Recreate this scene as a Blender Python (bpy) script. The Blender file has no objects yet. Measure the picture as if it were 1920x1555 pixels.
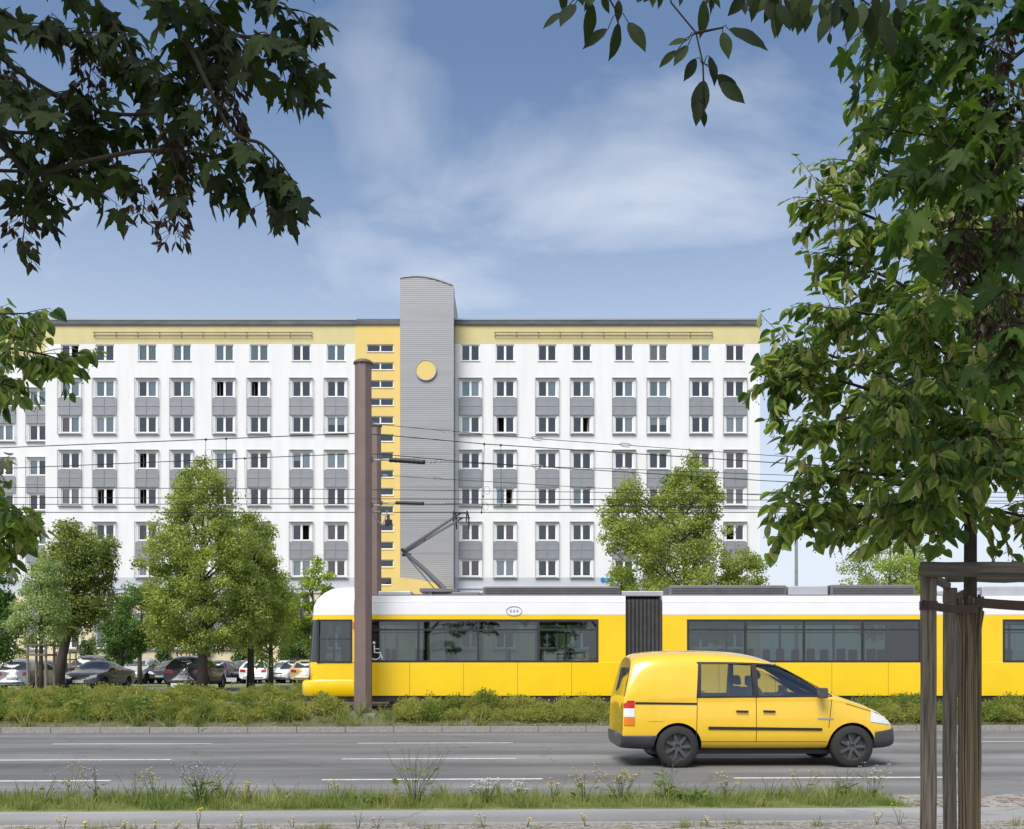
import bpy, bmesh, math, random
import numpy as np
from mathutils import Vector, Matrix
from mathutils.bvhtree import BVHTree
R = math.radians
rnd = random.Random(7)
nrs = np.random.RandomState(11)
scene = bpy.context.scene
COL = scene.collection

# ------------------------------------------------------------------ camera
F, YH, H = 1850.0, 1246.0, 1.6          # focal length in photo pixels, horizon row, eye height
cam = bpy.data.objects.new('camera', bpy.data.cameras.new('camera'))
COL.objects.link(cam)
cam.location = (0, 0, H); cam.rotation_euler = (R(90), 0, 0)
cam.data.sensor_width = 36; cam.data.lens = F / 1920 * 36
cam.data.shift_y = (YH - 777.5) / 1920
cam.data.clip_start = 0.1; cam.data.clip_end = 8000
scene.camera = cam

# ------------------------------------------------------------------ sky, sun, exposure
SUN_EL, SUN_AZ = 52, 205                # azimuth clockwise from +Y: the sun stands behind the camera to the left
world = bpy.data.worlds.new('World'); scene.world = world; world.use_nodes = True
nt = world.node_tree; nt.nodes.clear()
def wn(t, **k):
    n = nt.nodes.new(t)
    for a, b in k.items(): setattr(n, a, b)
    return n
out = wn('ShaderNodeOutputWorld'); bg = wn('ShaderNodeBackground'); bg.inputs[1].default_value = 0.10
sky = wn('ShaderNodeTexSky', sky_type='NISHITA', sun_disc=False, sun_elevation=R(SUN_EL), sun_rotation=R(SUN_AZ),
         air_density=1.0, dust_density=0.8, ozone_density=1.3)
tc = wn('ShaderNodeTexCoord'); sep = wn('ShaderNodeSeparateXYZ')
nt.links.new(tc.outputs['Generated'], sep.inputs[0])
# project direction on a cloud layer plane: (x/z, y/z)
zc = wn('ShaderNodeMath', operation='MAXIMUM'); zc.inputs[1].default_value = 0.0
nt.links.new(sep.outputs[2], zc.inputs[0])
za = wn('ShaderNodeMath', operation='ADD'); za.inputs[1].default_value = 0.22
nt.links.new(zc.outputs[0], za.inputs[0])
dx = wn('ShaderNodeMath', operation='DIVIDE'); dy = wn('ShaderNodeMath', operation='DIVIDE')
nt.links.new(sep.outputs[0], dx.inputs[0]); nt.links.new(za.outputs[0], dx.inputs[1])
nt.links.new(sep.outputs[1], dy.inputs[0]); nt.links.new(za.outputs[0], dy.inputs[1])
cmb = wn('ShaderNodeCombineXYZ'); nt.links.new(dx.outputs[0], cmb.inputs[0]); nt.links.new(dy.outputs[0], cmb.inputs[1])
mp = wn('ShaderNodeMapping'); mp.inputs['Location'].default_value = (14.1, 11.3, 6.6)
mp.inputs['Rotation'].default_value = (0, 0, R(-22)); mp.inputs['Scale'].default_value = (1.0, 1.25, 1)
nt.links.new(cmb.outputs[0], mp.inputs[0])
n1 = wn('ShaderNodeTexNoise'); n1.inputs['Scale'].default_value = 2.2; n1.inputs['Detail'].default_value = 5.5
n1.inputs['Roughness'].default_value = 0.5; n1.inputs['Distortion'].default_value = 0.35
nt.links.new(mp.outputs[0], n1.inputs[0])
cr = wn('ShaderNodeValToRGB'); cr.color_ramp.elements[0].position = 0.43; cr.color_ramp.elements[1].position = 0.75
cr.color_ramp.elements[0].color = (0.0, 0.0, 0.0, 1); cr.color_ramp.elements[1].color = (0.86, 0.86, 0.86, 1)
nt.links.new(n1.outputs[0], cr.inputs[0])
# haze towards the horizon, the same all the way round
hz = wn('ShaderNodeMapRange'); hz.inputs[1].default_value = 0.02; hz.inputs[2].default_value = 0.54
hz.inputs[3].default_value = 0.9; hz.inputs[4].default_value = 0.0; hz.interpolation_type = 'SMOOTHSTEP'
nt.links.new(sep.outputs[2], hz.inputs[0])
mxm = wn('ShaderNodeMath', operation='MAXIMUM'); nt.links.new(cr.outputs[0], mxm.inputs[0]); nt.links.new(hz.outputs[0], mxm.inputs[1])
mix = wn('ShaderNodeMix', data_type='RGBA')
nt.links.new(mxm.outputs[0], mix.inputs['Factor']); nt.links.new(sky.outputs[0], mix.inputs['A'])
CLOUD = (5.2, 5.6, 6.3, 1)
mix.inputs['B'].default_value = CLOUD
nt.links.new(mix.outputs['Result'], bg.inputs[0]); nt.links.new(bg.outputs[0], out.inputs[0])
sun = bpy.data.objects.new('sun', bpy.data.lights.new('sun', 'SUN')); COL.objects.link(sun)
sun.data.energy = 2.85; sun.data.angle = R(36); sun.data.color = (1, 0.96, 0.9)
az, el = R(SUN_AZ), R(SUN_EL)
sdir = Vector((math.sin(az) * math.cos(el), math.cos(az) * math.cos(el), math.sin(el)))
sun.rotation_euler = (-sdir).to_track_quat('-Z', 'Y').to_euler(); sun.location = sdir * 60
scene.view_settings.view_transform = 'Standard'; scene.view_settings.look = 'None'
scene.view_settings.gamma = 1; scene.view_settings.use_curve_mapping = False
scene.view_settings.exposure = 0.62
scene.render.engine = 'CYCLES'

def P(px, py, d):                        # photo pixel at a known distance
    return Vector(((px - 960) / F * d, d, H + (YH - py) / F * d))
def X(px, d): return (px - 960) / F * d
def Z(py, d): return H + (YH - py) / F * d

# ------------------------------------------------------------------ materials
def M(name, col, rough=0.6, metal=0.0, var=0.12, scale=6.0, bump=0.0, bscale=60.0, coat=0.0, stretch=(1, 1, 1), spec=0.5):
    m = bpy.data.materials.new(name); m.use_nodes = True
    n = m.node_tree.nodes; l = m.node_tree.links; b = n['Principled BSDF']
    b.inputs['Roughness'].default_value = rough; b.inputs['Metallic'].default_value = metal
    b.inputs['Coat Weight'].default_value = coat; b.inputs['Coat Roughness'].default_value = 0.06
    b.inputs['Specular IOR Level'].default_value = spec
    t = n.new('ShaderNodeTexCoord'); mpn = n.new('ShaderNodeMapping'); mpn.inputs['Scale'].default_value = stretch
    l.new(t.outputs['Object'], mpn.inputs[0])
    no = n.new('ShaderNodeTexNoise'); no.inputs['Scale'].default_value = scale; no.inputs['Detail'].default_value = 6
    l.new(mpn.outputs[0], no.inputs[0])
    r = n.new('ShaderNodeMapRange'); r.inputs[1].default_value = 0.25; r.inputs[2].default_value = 0.75
    r.inputs[3].default_value = 1 - var; r.inputs[4].default_value = 1 + var
    l.new(no.outputs[0], r.inputs[0])
    mx = n.new('ShaderNodeMix'); mx.data_type = 'RGBA'; mx.blend_type = 'MULTIPLY'; mx.inputs['Factor'].default_value = 1
    mx.inputs['A'].default_value = (*col, 1); l.new(r.outputs[0], mx.inputs['B']); l.new(mx.outputs['Result'], b.inputs['Base Color'])
    if bump:
        nb = n.new('ShaderNodeTexNoise'); nb.inputs['Scale'].default_value = bscale; nb.inputs['Detail'].default_value = 4
        l.new(mpn.outputs[0], nb.inputs[0]); bp = n.new('ShaderNodeBump'); bp.inputs['Strength'].default_value = bump
        bp.inputs['Distance'].default_value = 0.02
        l.new(nb.outputs[0], bp.inputs['Height']); l.new(bp.outputs[0], b.inputs['Normal'])
    return m
def leafmat(name, cols, trans=0.35, rough=0.45, ramp_scale=0.0):
    """random colour per leaf, light shines through a little"""
    m = bpy.data.materials.new(name); m.use_nodes = True
    n = m.node_tree.nodes; l = m.node_tree.links; b = n['Principled BSDF']
    b.inputs['Roughness'].default_value = rough; b.inputs['Specular IOR Level'].default_value = 0.35
    g = n.new('ShaderNodeNewGeometry'); oi = n.new('ShaderNodeObjectInfo')
    ad = n.new('ShaderNodeMath'); ad.operation = 'ADD'; l.new(g.outputs['Random Per Island'], ad.inputs[0]); l.new(oi.outputs['Random'], ad.inputs[1])
    fr = n.new('ShaderNodeMath'); fr.operation = 'FRACT'; l.new(ad.outputs[0], fr.inputs[0])
    val = fr.outputs[0]
    if ramp_scale:
        t = n.new('ShaderNodeTexCoord'); no = n.new('ShaderNodeTexNoise'); no.inputs['Scale'].default_value = ramp_scale; no.inputs['Detail'].default_value = 2
        l.new(t.outputs['Object'], no.inputs[0])
        mr = n.new('ShaderNodeMapRange'); mr.inputs[1].default_value = .3; mr.inputs[2].default_value = .7; l.new(no.outputs[0], mr.inputs[0])
        mm = n.new('ShaderNodeMix'); mm.inputs['Factor'].default_value = 0.55; l.new(val, mm.inputs['A']); l.new(mr.outputs[0], mm.inputs['B']); val = mm.outputs['Result']
    cr = n.new('ShaderNodeValToRGB'); e = cr.color_ramp.elements
    for i, c in enumerate(cols):
        p = i / (len(cols) - 1)
        el_ = e[0] if i == 0 else (e[1] if i == len(cols) - 1 else e.new(p))
        el_.position = p; el_.color = (*c, 1)
    l.new(val, cr.inputs[0]); l.new(cr.outputs[0], b.inputs['Base Color'])
    tr = n.new('ShaderNodeBsdfTranslucent'); hs = n.new('ShaderNodeHueSaturation'); hs.inputs['Value'].default_value = 1.9; hs.inputs['Saturation'].default_value = 1.1
    l.new(cr.outputs[0], hs.inputs['Color']); l.new(hs.outputs[0], tr.inputs[0])
    ms = n.new('ShaderNodeMixShader'); ms.inputs[0].default_value = trans
    l.new(b.outputs[0], ms.inputs[1]); l.new(tr.outputs[0], ms.inputs[2]); l.new(ms.outputs[0], n['Material Output'].inputs[0])
    return m
def glassmat(name, tint, refl, rough=0.02, wob=0.0):
    m = bpy.data.materials.new(name); m.use_nodes = True
    n = m.node_tree.nodes; l = m.node_tree.links; n.remove(n['Principled BSDF'])
    tr = n.new('ShaderNodeBsdfTransparent'); tr.inputs[0].default_value = (*tint, 1)
    gl = n.new('ShaderNodeBsdfGlossy'); gl.inputs['Roughness'].default_value = rough; gl.inputs[0].default_value = (0.92, 0.95, 1, 1)
    lw = n.new('ShaderNodeLayerWeight'); lw.inputs[0].default_value = 0.3
    mr = n.new('ShaderNodeMapRange'); mr.inputs[3].default_value = refl; mr.inputs[4].default_value = 1.0
    l.new(lw.outputs['Fresnel'], mr.inputs[0])
    if wob:
        t = n.new('ShaderNodeTexCoord'); no = n.new('ShaderNodeTexNoise'); no.inputs['Scale'].default_value = 1.3
        l.new(t.outputs['Object'], no.inputs[0]); bp = n.new('ShaderNodeBump'); bp.inputs['Strength'].default_value = wob; bp.inputs['Distance'].default_value = .05
        l.new(no.outputs[0], bp.inputs['Height']); l.new(bp.outputs[0], gl.inputs['Normal'])
    ms = n.new('ShaderNodeMixShader'); l.new(mr.outputs[0], ms.inputs[0]); l.new(tr.outputs[0], ms.inputs[1]); l.new(gl.outputs[0], ms.inputs[2])
    l.new(ms.outputs[0], n['Material Output'].inputs[0])
    return m
def roadmat(name, base, band):
    m = bpy.data.materials.new(name); m.use_nodes = True
    n = m.node_tree.nodes; l = m.node_tree.links; b = n['Principled BSDF']; b.inputs['Roughness'].default_value = 0.85
    b.inputs['Specular IOR Level'].default_value = 0.3
    t = n.new('ShaderNodeTexCoord')
    def noise(sc, st, det=4):
        mpn = n.new('ShaderNodeMapping'); mpn.inputs['Scale'].default_value = st; l.new(t.outputs['Object'], mpn.inputs[0])
        no = n.new('ShaderNodeTexNoise'); no.inputs['Scale'].default_value = sc; no.inputs['Detail'].default_value = det; l.new(mpn.outputs[0], no.inputs[0]); return no.outputs[0]
    def rng(v, lo, hi, a=.3, c=.7):
        r = n.new('ShaderNodeMapRange'); r.inputs[1].default_value = a; r.inputs[2].default_value = c; r.inputs[3].default_value = lo; r.inputs[4].default_value = hi; l.new(v, r.inputs[0]); return r.outputs[0]
    def mul(a, c):
        k = n.new('ShaderNodeMath'); k.operation = 'MULTIPLY'; l.new(a, k.inputs[0]); l.new(c, k.inputs[1]); return k.outputs[0]
    v = mul(rng(noise(1.0, (0.03, band, 1), 5), 0.55, 1.5), rng(noise(1.0, (0.30, 0.7, 1), 6), 0.80, 1.2))
    v = mul(v, rng(noise(140, (1, 1, 1), 3), 0.72, 1.3))
    mx = n.new('ShaderNodeMix'); mx.data_type = 'RGBA'; mx.blend_type = 'MULTIPLY'; mx.inputs['Factor'].default_value = 1
    mx.inputs['A'].default_value = (*base, 1); l.new(v, mx.inputs['B'])
    # hairline cracks and sealed patches with a shape of their own
    vo = n.new('ShaderNodeTexVoronoi'); vo.feature = 'DISTANCE_TO_EDGE'; vo.inputs['Scale'].default_value = 0.22
    wv = n.new('ShaderNodeTexNoise'); wv.inputs['Scale'].default_value = 1.4; wv.inputs['Detail'].default_value = 5
    l.new(t.outputs['Object'], wv.inputs[0])
    va = n.new('ShaderNodeVectorMath'); va.operation = 'ADD'; l.new(t.outputs['Object'], va.inputs[0]); l.new(wv.outputs['Color'], va.inputs[1]); l.new(va.outputs[0], vo.inputs['Vector'])
    ck = rng(vo.outputs['Distance'], 0.72, 1.0, 0.0, 0.008)
    mx2 = n.new('ShaderNodeMix'); mx2.data_type = 'RGBA'; mx2.blend_type = 'MULTIPLY'; mx2.inputs['Factor'].default_value = 1
    l.new(mx.outputs['Result'], mx2.inputs['A']); l.new(ck, mx2.inputs['B'])
    l.new(mx2.outputs['Result'], b.inputs['Base Color'])
    bp = n.new('ShaderNodeBump'); bp.inputs['Strength'].default_value = 0.35; bp.inputs['Distance'].default_value = 0.01
    l.new(noise(180, (1, 1, 1), 2), bp.inputs['Height']); l.new(bp.outputs[0], b.inputs['Normal'])
    return m

MT = dict(
    road=roadmat('asphalt', (0.165, 0.162, 0.156), 0.75), path=roadmat('path_asphalt', (0.25, 0.245, 0.235), 0.5),
    lot=roadmat('lot_asphalt', (0.17, 0.168, 0.162), 0.5),
    paint_line=M('road_paint', (0.62, 0.61, 0.585), 0.75, var=0.42, scale=7, stretch=(1, 3, 1)),
    kerb=M('kerb_concrete', (0.27, 0.255, 0.235), 0.9, var=0.2, scale=14, bump=0.3),
    soil=M('soil', (0.13, 0.115, 0.075), 0.95, var=0.45, scale=3.5, bump=0.6, bscale=25),
    verge=M('dry_verge', (0.17, 0.20, 0.065), 0.95, var=0.4, scale=2.5, bump=0.5, bscale=30),
    gravel=M('gravel_bed', (0.30, 0.28, 0.25), 0.95, var=0.35, scale=24, bump=0.6, bscale=80),
    white=M('white_render', (0.735, 0.735, 0.725), 0.85, var=0.06, scale=0.7, stretch=(2.0, 1, 0.3), bump=0.08, bscale=40),
    yel_band=M('pale_yellow_render', (0.60, 0.52, 0.26), 0.85, var=0.06, scale=0.8, stretch=(1.4, 1, .5), bump=0.06),
    yel_stair=M('warm_yellow_render', (0.70, 0.53, 0.18), 0.85, var=0.05, scale=0.8, bump=0.06),
    greyband=M('grey_blue_render', (0.50, 0.52, 0.56), 0.85, var=0.06, scale=0.8),
    cream=M('cream_render', (0.66, 0.57, 0.36), 0.85, var=0.08, scale=0.9, stretch=(1.2, 1, .5)),
    plinth=M('plinth_render', (0.38, 0.40, 0.44), 0.85, var=0.12, scale=1.4),
    parapet=M('parapet_sheet', (0.085, 0.09, 0.10), 0.55, 0.2, var=0.35, scale=1.2, stretch=(.6, 1, 3)),
    roof=M('roof_felt', (0.10, 0.10, 0.10), 0.9, var=.2),
    pvc=M('white_window_frame', (0.80, 0.80, 0.77), 0.4, var=0.05),
    alu=M('aluminium_frame', (0.33, 0.34, 0.36), 0.4, 0.6, var=0.1),
    panel=M('spandrel_sheet', (0.25, 0.26, 0.275), 0.5, 0.25, var=0.12, scale=1.6),
    clad=M('corrugated_aluminium', (0.29, 0.29, 0.30), 0.5, 0.25, var=0.07, scale=0.5, stretch=(.4, 1, 4)),
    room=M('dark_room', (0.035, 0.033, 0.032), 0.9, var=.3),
    cur_teal=M('teal_curtain', (0.36, 0.47, 0.46), 0.9, var=.25, scale=9, stretch=(3, 1, .1)),
    cur_white=M('white_curtain', (0.72, 0.74, 0.73), 0.9, var=.2, scale=9, stretch=(3, 1, .1)),
    cur_pale=M('pale_blue_curtain', (0.55, 0.62, 0.63), 0.9, var=.12, scale=9, stretch=(3, 1, .1)),
    cur_beige=M('beige_curtain', (0.50, 0.45, 0.37), 0.9, var=.2, scale=9, stretch=(3, 1, .1)),
    cur_red=M('red_curtain', (0.36, 0.15, 0.14), 0.9, var=.25, scale=9, stretch=(3, 1, .1)),
    cur_brown=M('brown_curtain', (0.22, 0.10, 0.05), 0.9, var=.4, scale=5, stretch=(3, 1, .3)),
    glass=glassmat('window_glass', (0.80, 0.85, 0.87), 0.085, 0.02, wob=0.06),
    tramglass=glassmat('tram_glass', (0.22, 0.30, 0.275), 0.09, 0.02),
    vanglass=glassmat('van_glass', (0.66, 0.71, 0.70), 0.085, 0.02),
    tramyel=M('tram_yellow', (0.86, 0.56, 0.004), 0.28, var=0.06, scale=1.2, coat=0.35),
    tramwhite=M('tram_white', (0.80, 0.79, 0.80), 0.35, var=0.04, scale=2, coat=0.3),
    tramblack=M('tram_black', (0.022, 0.022, 0.026), 0.5, var=0.2),
    tramgrey=M('tram_roof_grey', (0.16, 0.155, 0.16), 0.55, 0.2, var=0.15, scale=3),
    tramlight=M('tram_roof_light', (0.42, 0.42, 0.44), 0.45, 0.3, var=0.1, scale=3),
    bellows=M('bellows_rubber', (0.075, 0.072, 0.07), 0.75, var=.2),
    seat=M('seat_fabric', (0.05, 0.07, 0.11), 0.9, var=.4, scale=40), inter=M('tram_interior', (0.34, 0.36, 0.35), 0.7, var=.1),
    vanyel=M('van_yellow', (0.80, 0.50, 0.025), 0.25, var=0.03, scale=3, coat=1.0),
    plastic=M('grey_plastic', (0.055, 0.057, 0.06), 0.55, var=.12, scale=10), black=M('black_plastic', (0.014, 0.014, 0.015), 0.5, var=.2),
    tyre=M('tyre_rubber', (0.022, 0.021, 0.02), 0.85, var=.25, scale=20), rim=M('wheel_rim', (0.35, 0.35, 0.36), 0.4, 0.7, var=.15),
    rimdark=M('steel_wheel', (0.10, 0.10, 0.10), 0.5, 0.5, var=.2),
    lampred=M('tail_lamp_red', (0.50, 0.015, 0.01), 0.2, var=.1, coat=.5), lampwhite=M('lamp_clear', (0.72, 0.73, 0.74), 0.15, 0.1, var=.08, coat=.6),
    lamporange=M('indicator_orange', (0.70, 0.20, 0.015), 0.25, var=.1, coat=.4),
    carglass=M('car_glass', (0.03, 0.036, 0.04), 0.05, 0.0, var=.3, scale=2, spec=0.5, coat=0.5), plate=M('number_plate', (0.72, 0.72, 0.70), 0.5, var=.08), plateblue=M('plate_blue', (0.02, 0.07, 0.4), .5),
    chrome=M('chrome', (0.6, 0.6, 0.62), 0.15, 0.9, var=.05),
    mast=M('mast_paint', (0.185, 0.13, 0.115), 0.6, 0.1, var=0.10, scale=2.5, bump=0.06, bscale=90), wire=M('copper_wire', (0.035, 0.03, 0.03), 0.6, 0.4),
    insul=M('insulator', (0.012, 0.012, 0.013), 0.5), steel=M('galvanised_steel', (0.42, 0.42, 0.42), 0.45, 0.7, var=.2),
    wood=M('weathered_wood', (0.25, 0.20, 0.148), 0.9, var=0.75, scale=11, stretch=(7, 7, 0.3), bump=0.8, bscale=22),
    woodx=M('weathered_beam', (0.155, 0.13, 0.105), 0.9, var=0.5, scale=9, stretch=(0.35, 5, 5), bump=0.5, bscale=22),
    reed=leafmat('reed', [(0.06, 0.052, 0.043), (0.17, 0.145, 0.11), (0.28, 0.24, 0.18), (0.14, 0.12, 0.10), (0.30, 0.22, 0.12)], 0.0, .8), strap=M('rubber_strap', (0.10, 0.062, 0.05), 0.8, var=.2, scale=20),
    bark=M('bark', (0.075, 0.060, 0.047), 0.95, var=0.4, scale=10, stretch=(4, 4, 1), bump=0.6, bscale=25),
    twig=M('twig_bark', (0.045, 0.036, 0.027), 0.9, var=0.3, scale=20), rail=M('rail_steel', (0.25, 0.2, 0.17), 0.5, 0.7, var=.3),
    lime=leafmat('lime_leaf', [(0.055, 0.115, 0.030), (0.085, 0.165, 0.036), (0.13, 0.22, 0.050), (0.25, 0.34, 0.06)], 0.42, 0.6),
    bract=leafmat('lime_bract', [(0.30, 0.33, 0.11), (0.40, 0.40, 0.17), (0.35, 0.34, 0.13)], 0.4),
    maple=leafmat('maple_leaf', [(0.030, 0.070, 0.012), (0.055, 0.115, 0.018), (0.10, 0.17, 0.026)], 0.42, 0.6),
    maple_silhouette=leafmat('silhouette_maple_leaf', [(0.012, 0.022, 0.007), (0.020, 0.038, 0.009), (0.045, 0.075, 0.013)], 0.22, 0.65),  # backlit shade put into the leaf colour, so branches read as silhouettes
    samara=leafmat('samara', [(0.022, 0.014, 0.010), (0.038, 0.024, 0.015), (0.075, 0.055, 0.026)], 0.25),
    t_lime=leafmat('street_lime_leaf', [(0.052, 0.120, 0.015), (0.105, 0.205, 0.028), (0.20, 0.31, 0.050), (0.44, 0.47, 0.12)], 0.45, .55, 0.9),
    t_maple=leafmat('street_maple_leaf', [(0.042, 0.100, 0.020), (0.085, 0.165, 0.028), (0.165, 0.26, 0.042), (0.31, 0.34, 0.075)], 0.42, .55, 0.8),
    t_dark=leafmat('dark_tree_leaf', [(0.034, 0.085, 0.018), (0.070, 0.145, 0.028), (0.145, 0.235, 0.05)], 0.4, .55, 0.9),
    t_pale=leafmat('pale_tree_leaf', [(0.13, 0.20, 0.06), (0.23, 0.32, 0.095), (0.38, 0.46, 0.17)], 0.4, .6, 1.0),
    t_bright=leafmat('bright_tree_leaf', [(0.13, 0.20, 0.02), (0.25, 0.34, 0.04), (0.38, 0.46, 0.08)], 0.4, .6, 1.0),
    ivy=leafmat('ivy_leaf', [(0.024, 0.060, 0.012), (0.045, 0.09, 0.018), (0.07, 0.12, 0.03)], 0.2),
    shrub=leafmat('shrub_leaf', [(0.105, 0.16, 0.028), (0.20, 0.275, 0.045), (0.34, 0.385, 0.08), (0.50, 0.47, 0.14)], 0.42, .7, 2.2),
    shrubgreen=leafmat('green_shrub_leaf', [(0.09, 0.15, 0.028), (0.17, 0.24, 0.046), (0.30, 0.335, 0.08)], 0.42, .7, 2.2),
    grass=leafmat('grass_blade', [(0.085, 0.165, 0.025), (0.14, 0.24, 0.04), (0.21, 0.29, 0.06), (0.33, 0.31, 0.11)], 0.35, .7, 1.2),
    weed=leafmat('weed_leaf', [(0.08, 0.15, 0.024), (0.13, 0.21, 0.04), (0.18, 0.25, 0.055)], 0.35, .7),
    fl_yel=M('yellow_petals', (0.75, 0.55, 0.03), 0.7), fl_white=M('white_petals', (0.78, 0.78, 0.72), 0.7), fl_blue=M('lilac_petals', (0.42, 0.42, 0.70), 0.7),
    stem=M('flower_stem', (0.085, 0.095, 0.035), 0.8), skin=M('skin', (0.48, 0.27, 0.19), 0.6), hair=M('hair', (0.035, 0.022, 0.014), 0.8), shirt=M('yellow_shirt', (0.80, 0.62, 0.08), 0.85, var=.1),
    trousers=M('dark_trousers', (0.02, 0.025, 0.04), 0.9), lampgreen=M('lamp_post_paint', (0.22, 0.26, 0.24), 0.5, .2),
    cobble=M('cobble', (0.33, 0.30, 0.26), 0.9, var=0.35, scale=18, bump=.4), darkcobble=M('rust_cobble', (0.22, 0.165, 0.13), 0.9, var=.4, scale=18),
    sign_blue=M('sign_blue', (0.02, 0.16, 0.50), .5), sign_cyan=M('sign_cyan', (0.02, 0.38, 0.50), .5), petal=M('fallen_petals', (0.62, 0.58, 0.54), .8),
)
CARCOL = {}
def carpaint(name, col, metal=0.3):
    if name not in CARCOL: CARCOL[name] = M(name, col, 0.32, metal, var=.05, coat=0.7)
    return CARCOL[name]

# ------------------------------------------------------------------ mesh helpers
def link(o, parent=None):
    COL.objects.link(o)
    if parent is not None: o.parent = parent
    return o
def tag(o, label=None, cat=None, group=None, kind=None):
    for k, v in (('label', label), ('category', cat), ('group', group), ('kind', kind)):
        if v: o[k] = v
    return o
def empty(name, loc=(0, 0, 0), parent=None, rz=0):
    o = bpy.data.objects.new(name, None); o.location = loc; o.rotation_euler = (0, 0, rz); o.empty_display_size = 0.1
    return link(o, parent)
class MB:
    def __init__(s): s.v = []; s.f = []
    def add(s, vs, fs):
        b = len(s.v); s.v += [tuple(v) for v in vs]; s.f += [tuple(b + i for i in f) for f in fs]; return s
    def box(s, x0, x1, y0, y1, z0, z1):
        return s.add([(x0, y0, z0), (x1, y0, z0), (x1, y1, z0), (x0, y1, z0), (x0, y0, z1), (x1, y0, z1), (x1, y1, z1), (x0, y1, z1)],
                     [(0, 3, 2, 1), (4, 5, 6, 7), (0, 1, 5, 4), (1, 2, 6, 5), (2, 3, 7, 6), (3, 0, 4, 7)])
    def quad(s, a, b, c, d): return s.add([a, b, c, d], [(0, 1, 2, 3)])
    def tube(s, pts, rad, n=8, cap=True, ph=0.0):
        pts = [Vector(p) for p in pts]; rad = rad if isinstance(rad, (list, tuple)) else [rad] * len(pts)
        vs = []; prev = None
        for i, p in enumerate(pts):
            d = (pts[min(i + 1, len(pts) - 1)] - pts[max(i - 1, 0)]).normalized()
            if prev is None:
                a = Vector((1, 0, 0)) if abs(d.x) < .8 else Vector((0, 1, 0))
                u = d.cross(a).normalized()
            else:
                u = (prev - d * prev.dot(d)).normalized()
            prev = u; w = d.cross(u)
            for k in range(n):
                t = 2 * math.pi * k / n + ph; vs.append(p + (u * math.cos(t) + w * math.sin(t)) * rad[i])
        fs = [(i * n + k, i * n + (k + 1) % n, (i + 1) * n + (k + 1) % n, (i + 1) * n + k) for i in range(len(pts) - 1) for k in range(n)]
        if cap: fs += [tuple(range(n - 1, -1, -1)), tuple(range((len(pts) - 1) * n, len(pts) * n))]
        return s.add(vs, fs)
    def prism(s, poly, y0, y1):           # poly in (x, z), extruded along y
        n = len(poly)
        return s.add([(x, y0, z) for x, z in poly] + [(x, y1, z) for x, z in poly],
                     [tuple(range(n)), tuple(range(2 * n - 1, n - 1, -1))] + [(i, i + n, (i + 1) % n + n, (i + 1) % n) for i in range(n)])
    def ball(s, c, r, sx=1, sy=1, sz=1, n=8, m=6):
        vs = [(c[0], c[1], c[2] - r * sz)]
        for j in range(1, m):
            t = -math.pi / 2 + math.pi * j / m
            for k in range(n):
                a = 2 * math.pi * k / n; vs.append((c[0] + r * sx * math.cos(t) * math.cos(a), c[1] + r * sy * math.cos(t) * math.sin(a), c[2] + r * sz * math.sin(t)))
        vs.append((c[0], c[1], c[2] + r * sz)); L = len(vs) - 1
        fs = [(0, 1 + (k + 1) % n, 1 + k) for k in range(n)]
        for j in range(m - 2):
            b = 1 + j * n; fs += [(b + k, b + (k + 1) % n, b + n + (k + 1) % n, b + n + k) for k in range(n)]
        b = 1 + (m - 2) * n; fs += [(b + k, b + (k + 1) % n, L) for k in range(n)]
        return s.add(vs, fs)
    def lathe_y(s, prof, n=28, c=(0, 0, 0)):   # prof: (radius, y); axis along y
        vs = []
        for r, y in prof:
            for k in range(n):
                t = 2 * math.pi * k / n; vs.append((c[0] + r * math.cos(t), c[1] + y, c[2] + r * math.sin(t)))
        fs = [(i * n + k, i * n + (k + 1) % n, (i + 1) * n + (k + 1) % n, (i + 1) * n + k) for i in range(len(prof) - 1) for k in range(n)]
        return s.add(vs, fs)
    def mesh(s, name, mat, smooth=False):
        me = bpy.data.meshes.new(name); me.from_pydata(s.v, [], s.f)
        bm = bmesh.new(); bm.from_mesh(me); bmesh.ops.recalc_face_normals(bm, faces=bm.faces); bm.to_mesh(me); bm.free()
        me.materials.append(MT[mat] if isinstance(mat, str) else mat)
        if smooth: me.polygons.foreach_set('use_smooth', [True] * len(me.polygons))
        return me
    def build(s, name, mat, parent=None, smooth=False, bevel=0, loc=None):
        o = bpy.data.objects.new(name, s.mesh(name, mat, smooth)); link(o, parent)
        if loc is not None: o.location = loc
        if bevel:
            b = o.modifiers.new('b', 'BEVEL'); b.width = bevel; b.segments = 2; b.limit_method = 'ANGLE'; b.angle_limit = R(40)
        return o
def inst(me, name, parent=None, loc=(0, 0, 0), rot=(0, 0, 0), scale=(1, 1, 1)):
    o = bpy.data.objects.new(name, me); o.location = loc; o.rotation_euler = rot; o.scale = scale
    return link(o, parent)
def np_mesh(name, V, T, mat, smooth=False):
    me = bpy.data.meshes.new(name); k = T.shape[1]
    me.vertices.add(len(V)); me.vertices.foreach_set('co', V.astype(np.float32).ravel())
    me.loops.add(T.size); me.loops.foreach_set('vertex_index', T.astype(np.int32).ravel())
    me.polygons.add(len(T)); me.polygons.foreach_set('loop_start', np.arange(0, T.size, k, dtype=np.int32)); me.polygons.foreach_set('loop_total', np.full(len(T), k, dtype=np.int32))
    if smooth: me.polygons.foreach_set('use_smooth', np.ones(len(T), dtype=bool))
    me.update(calc_edges=True); me.materials.append(MT[mat] if isinstance(mat, str) else mat)
    return me
def unit(a): return a / np.maximum(np.linalg.norm(a, axis=1, keepdims=True), 1e-6)
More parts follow.
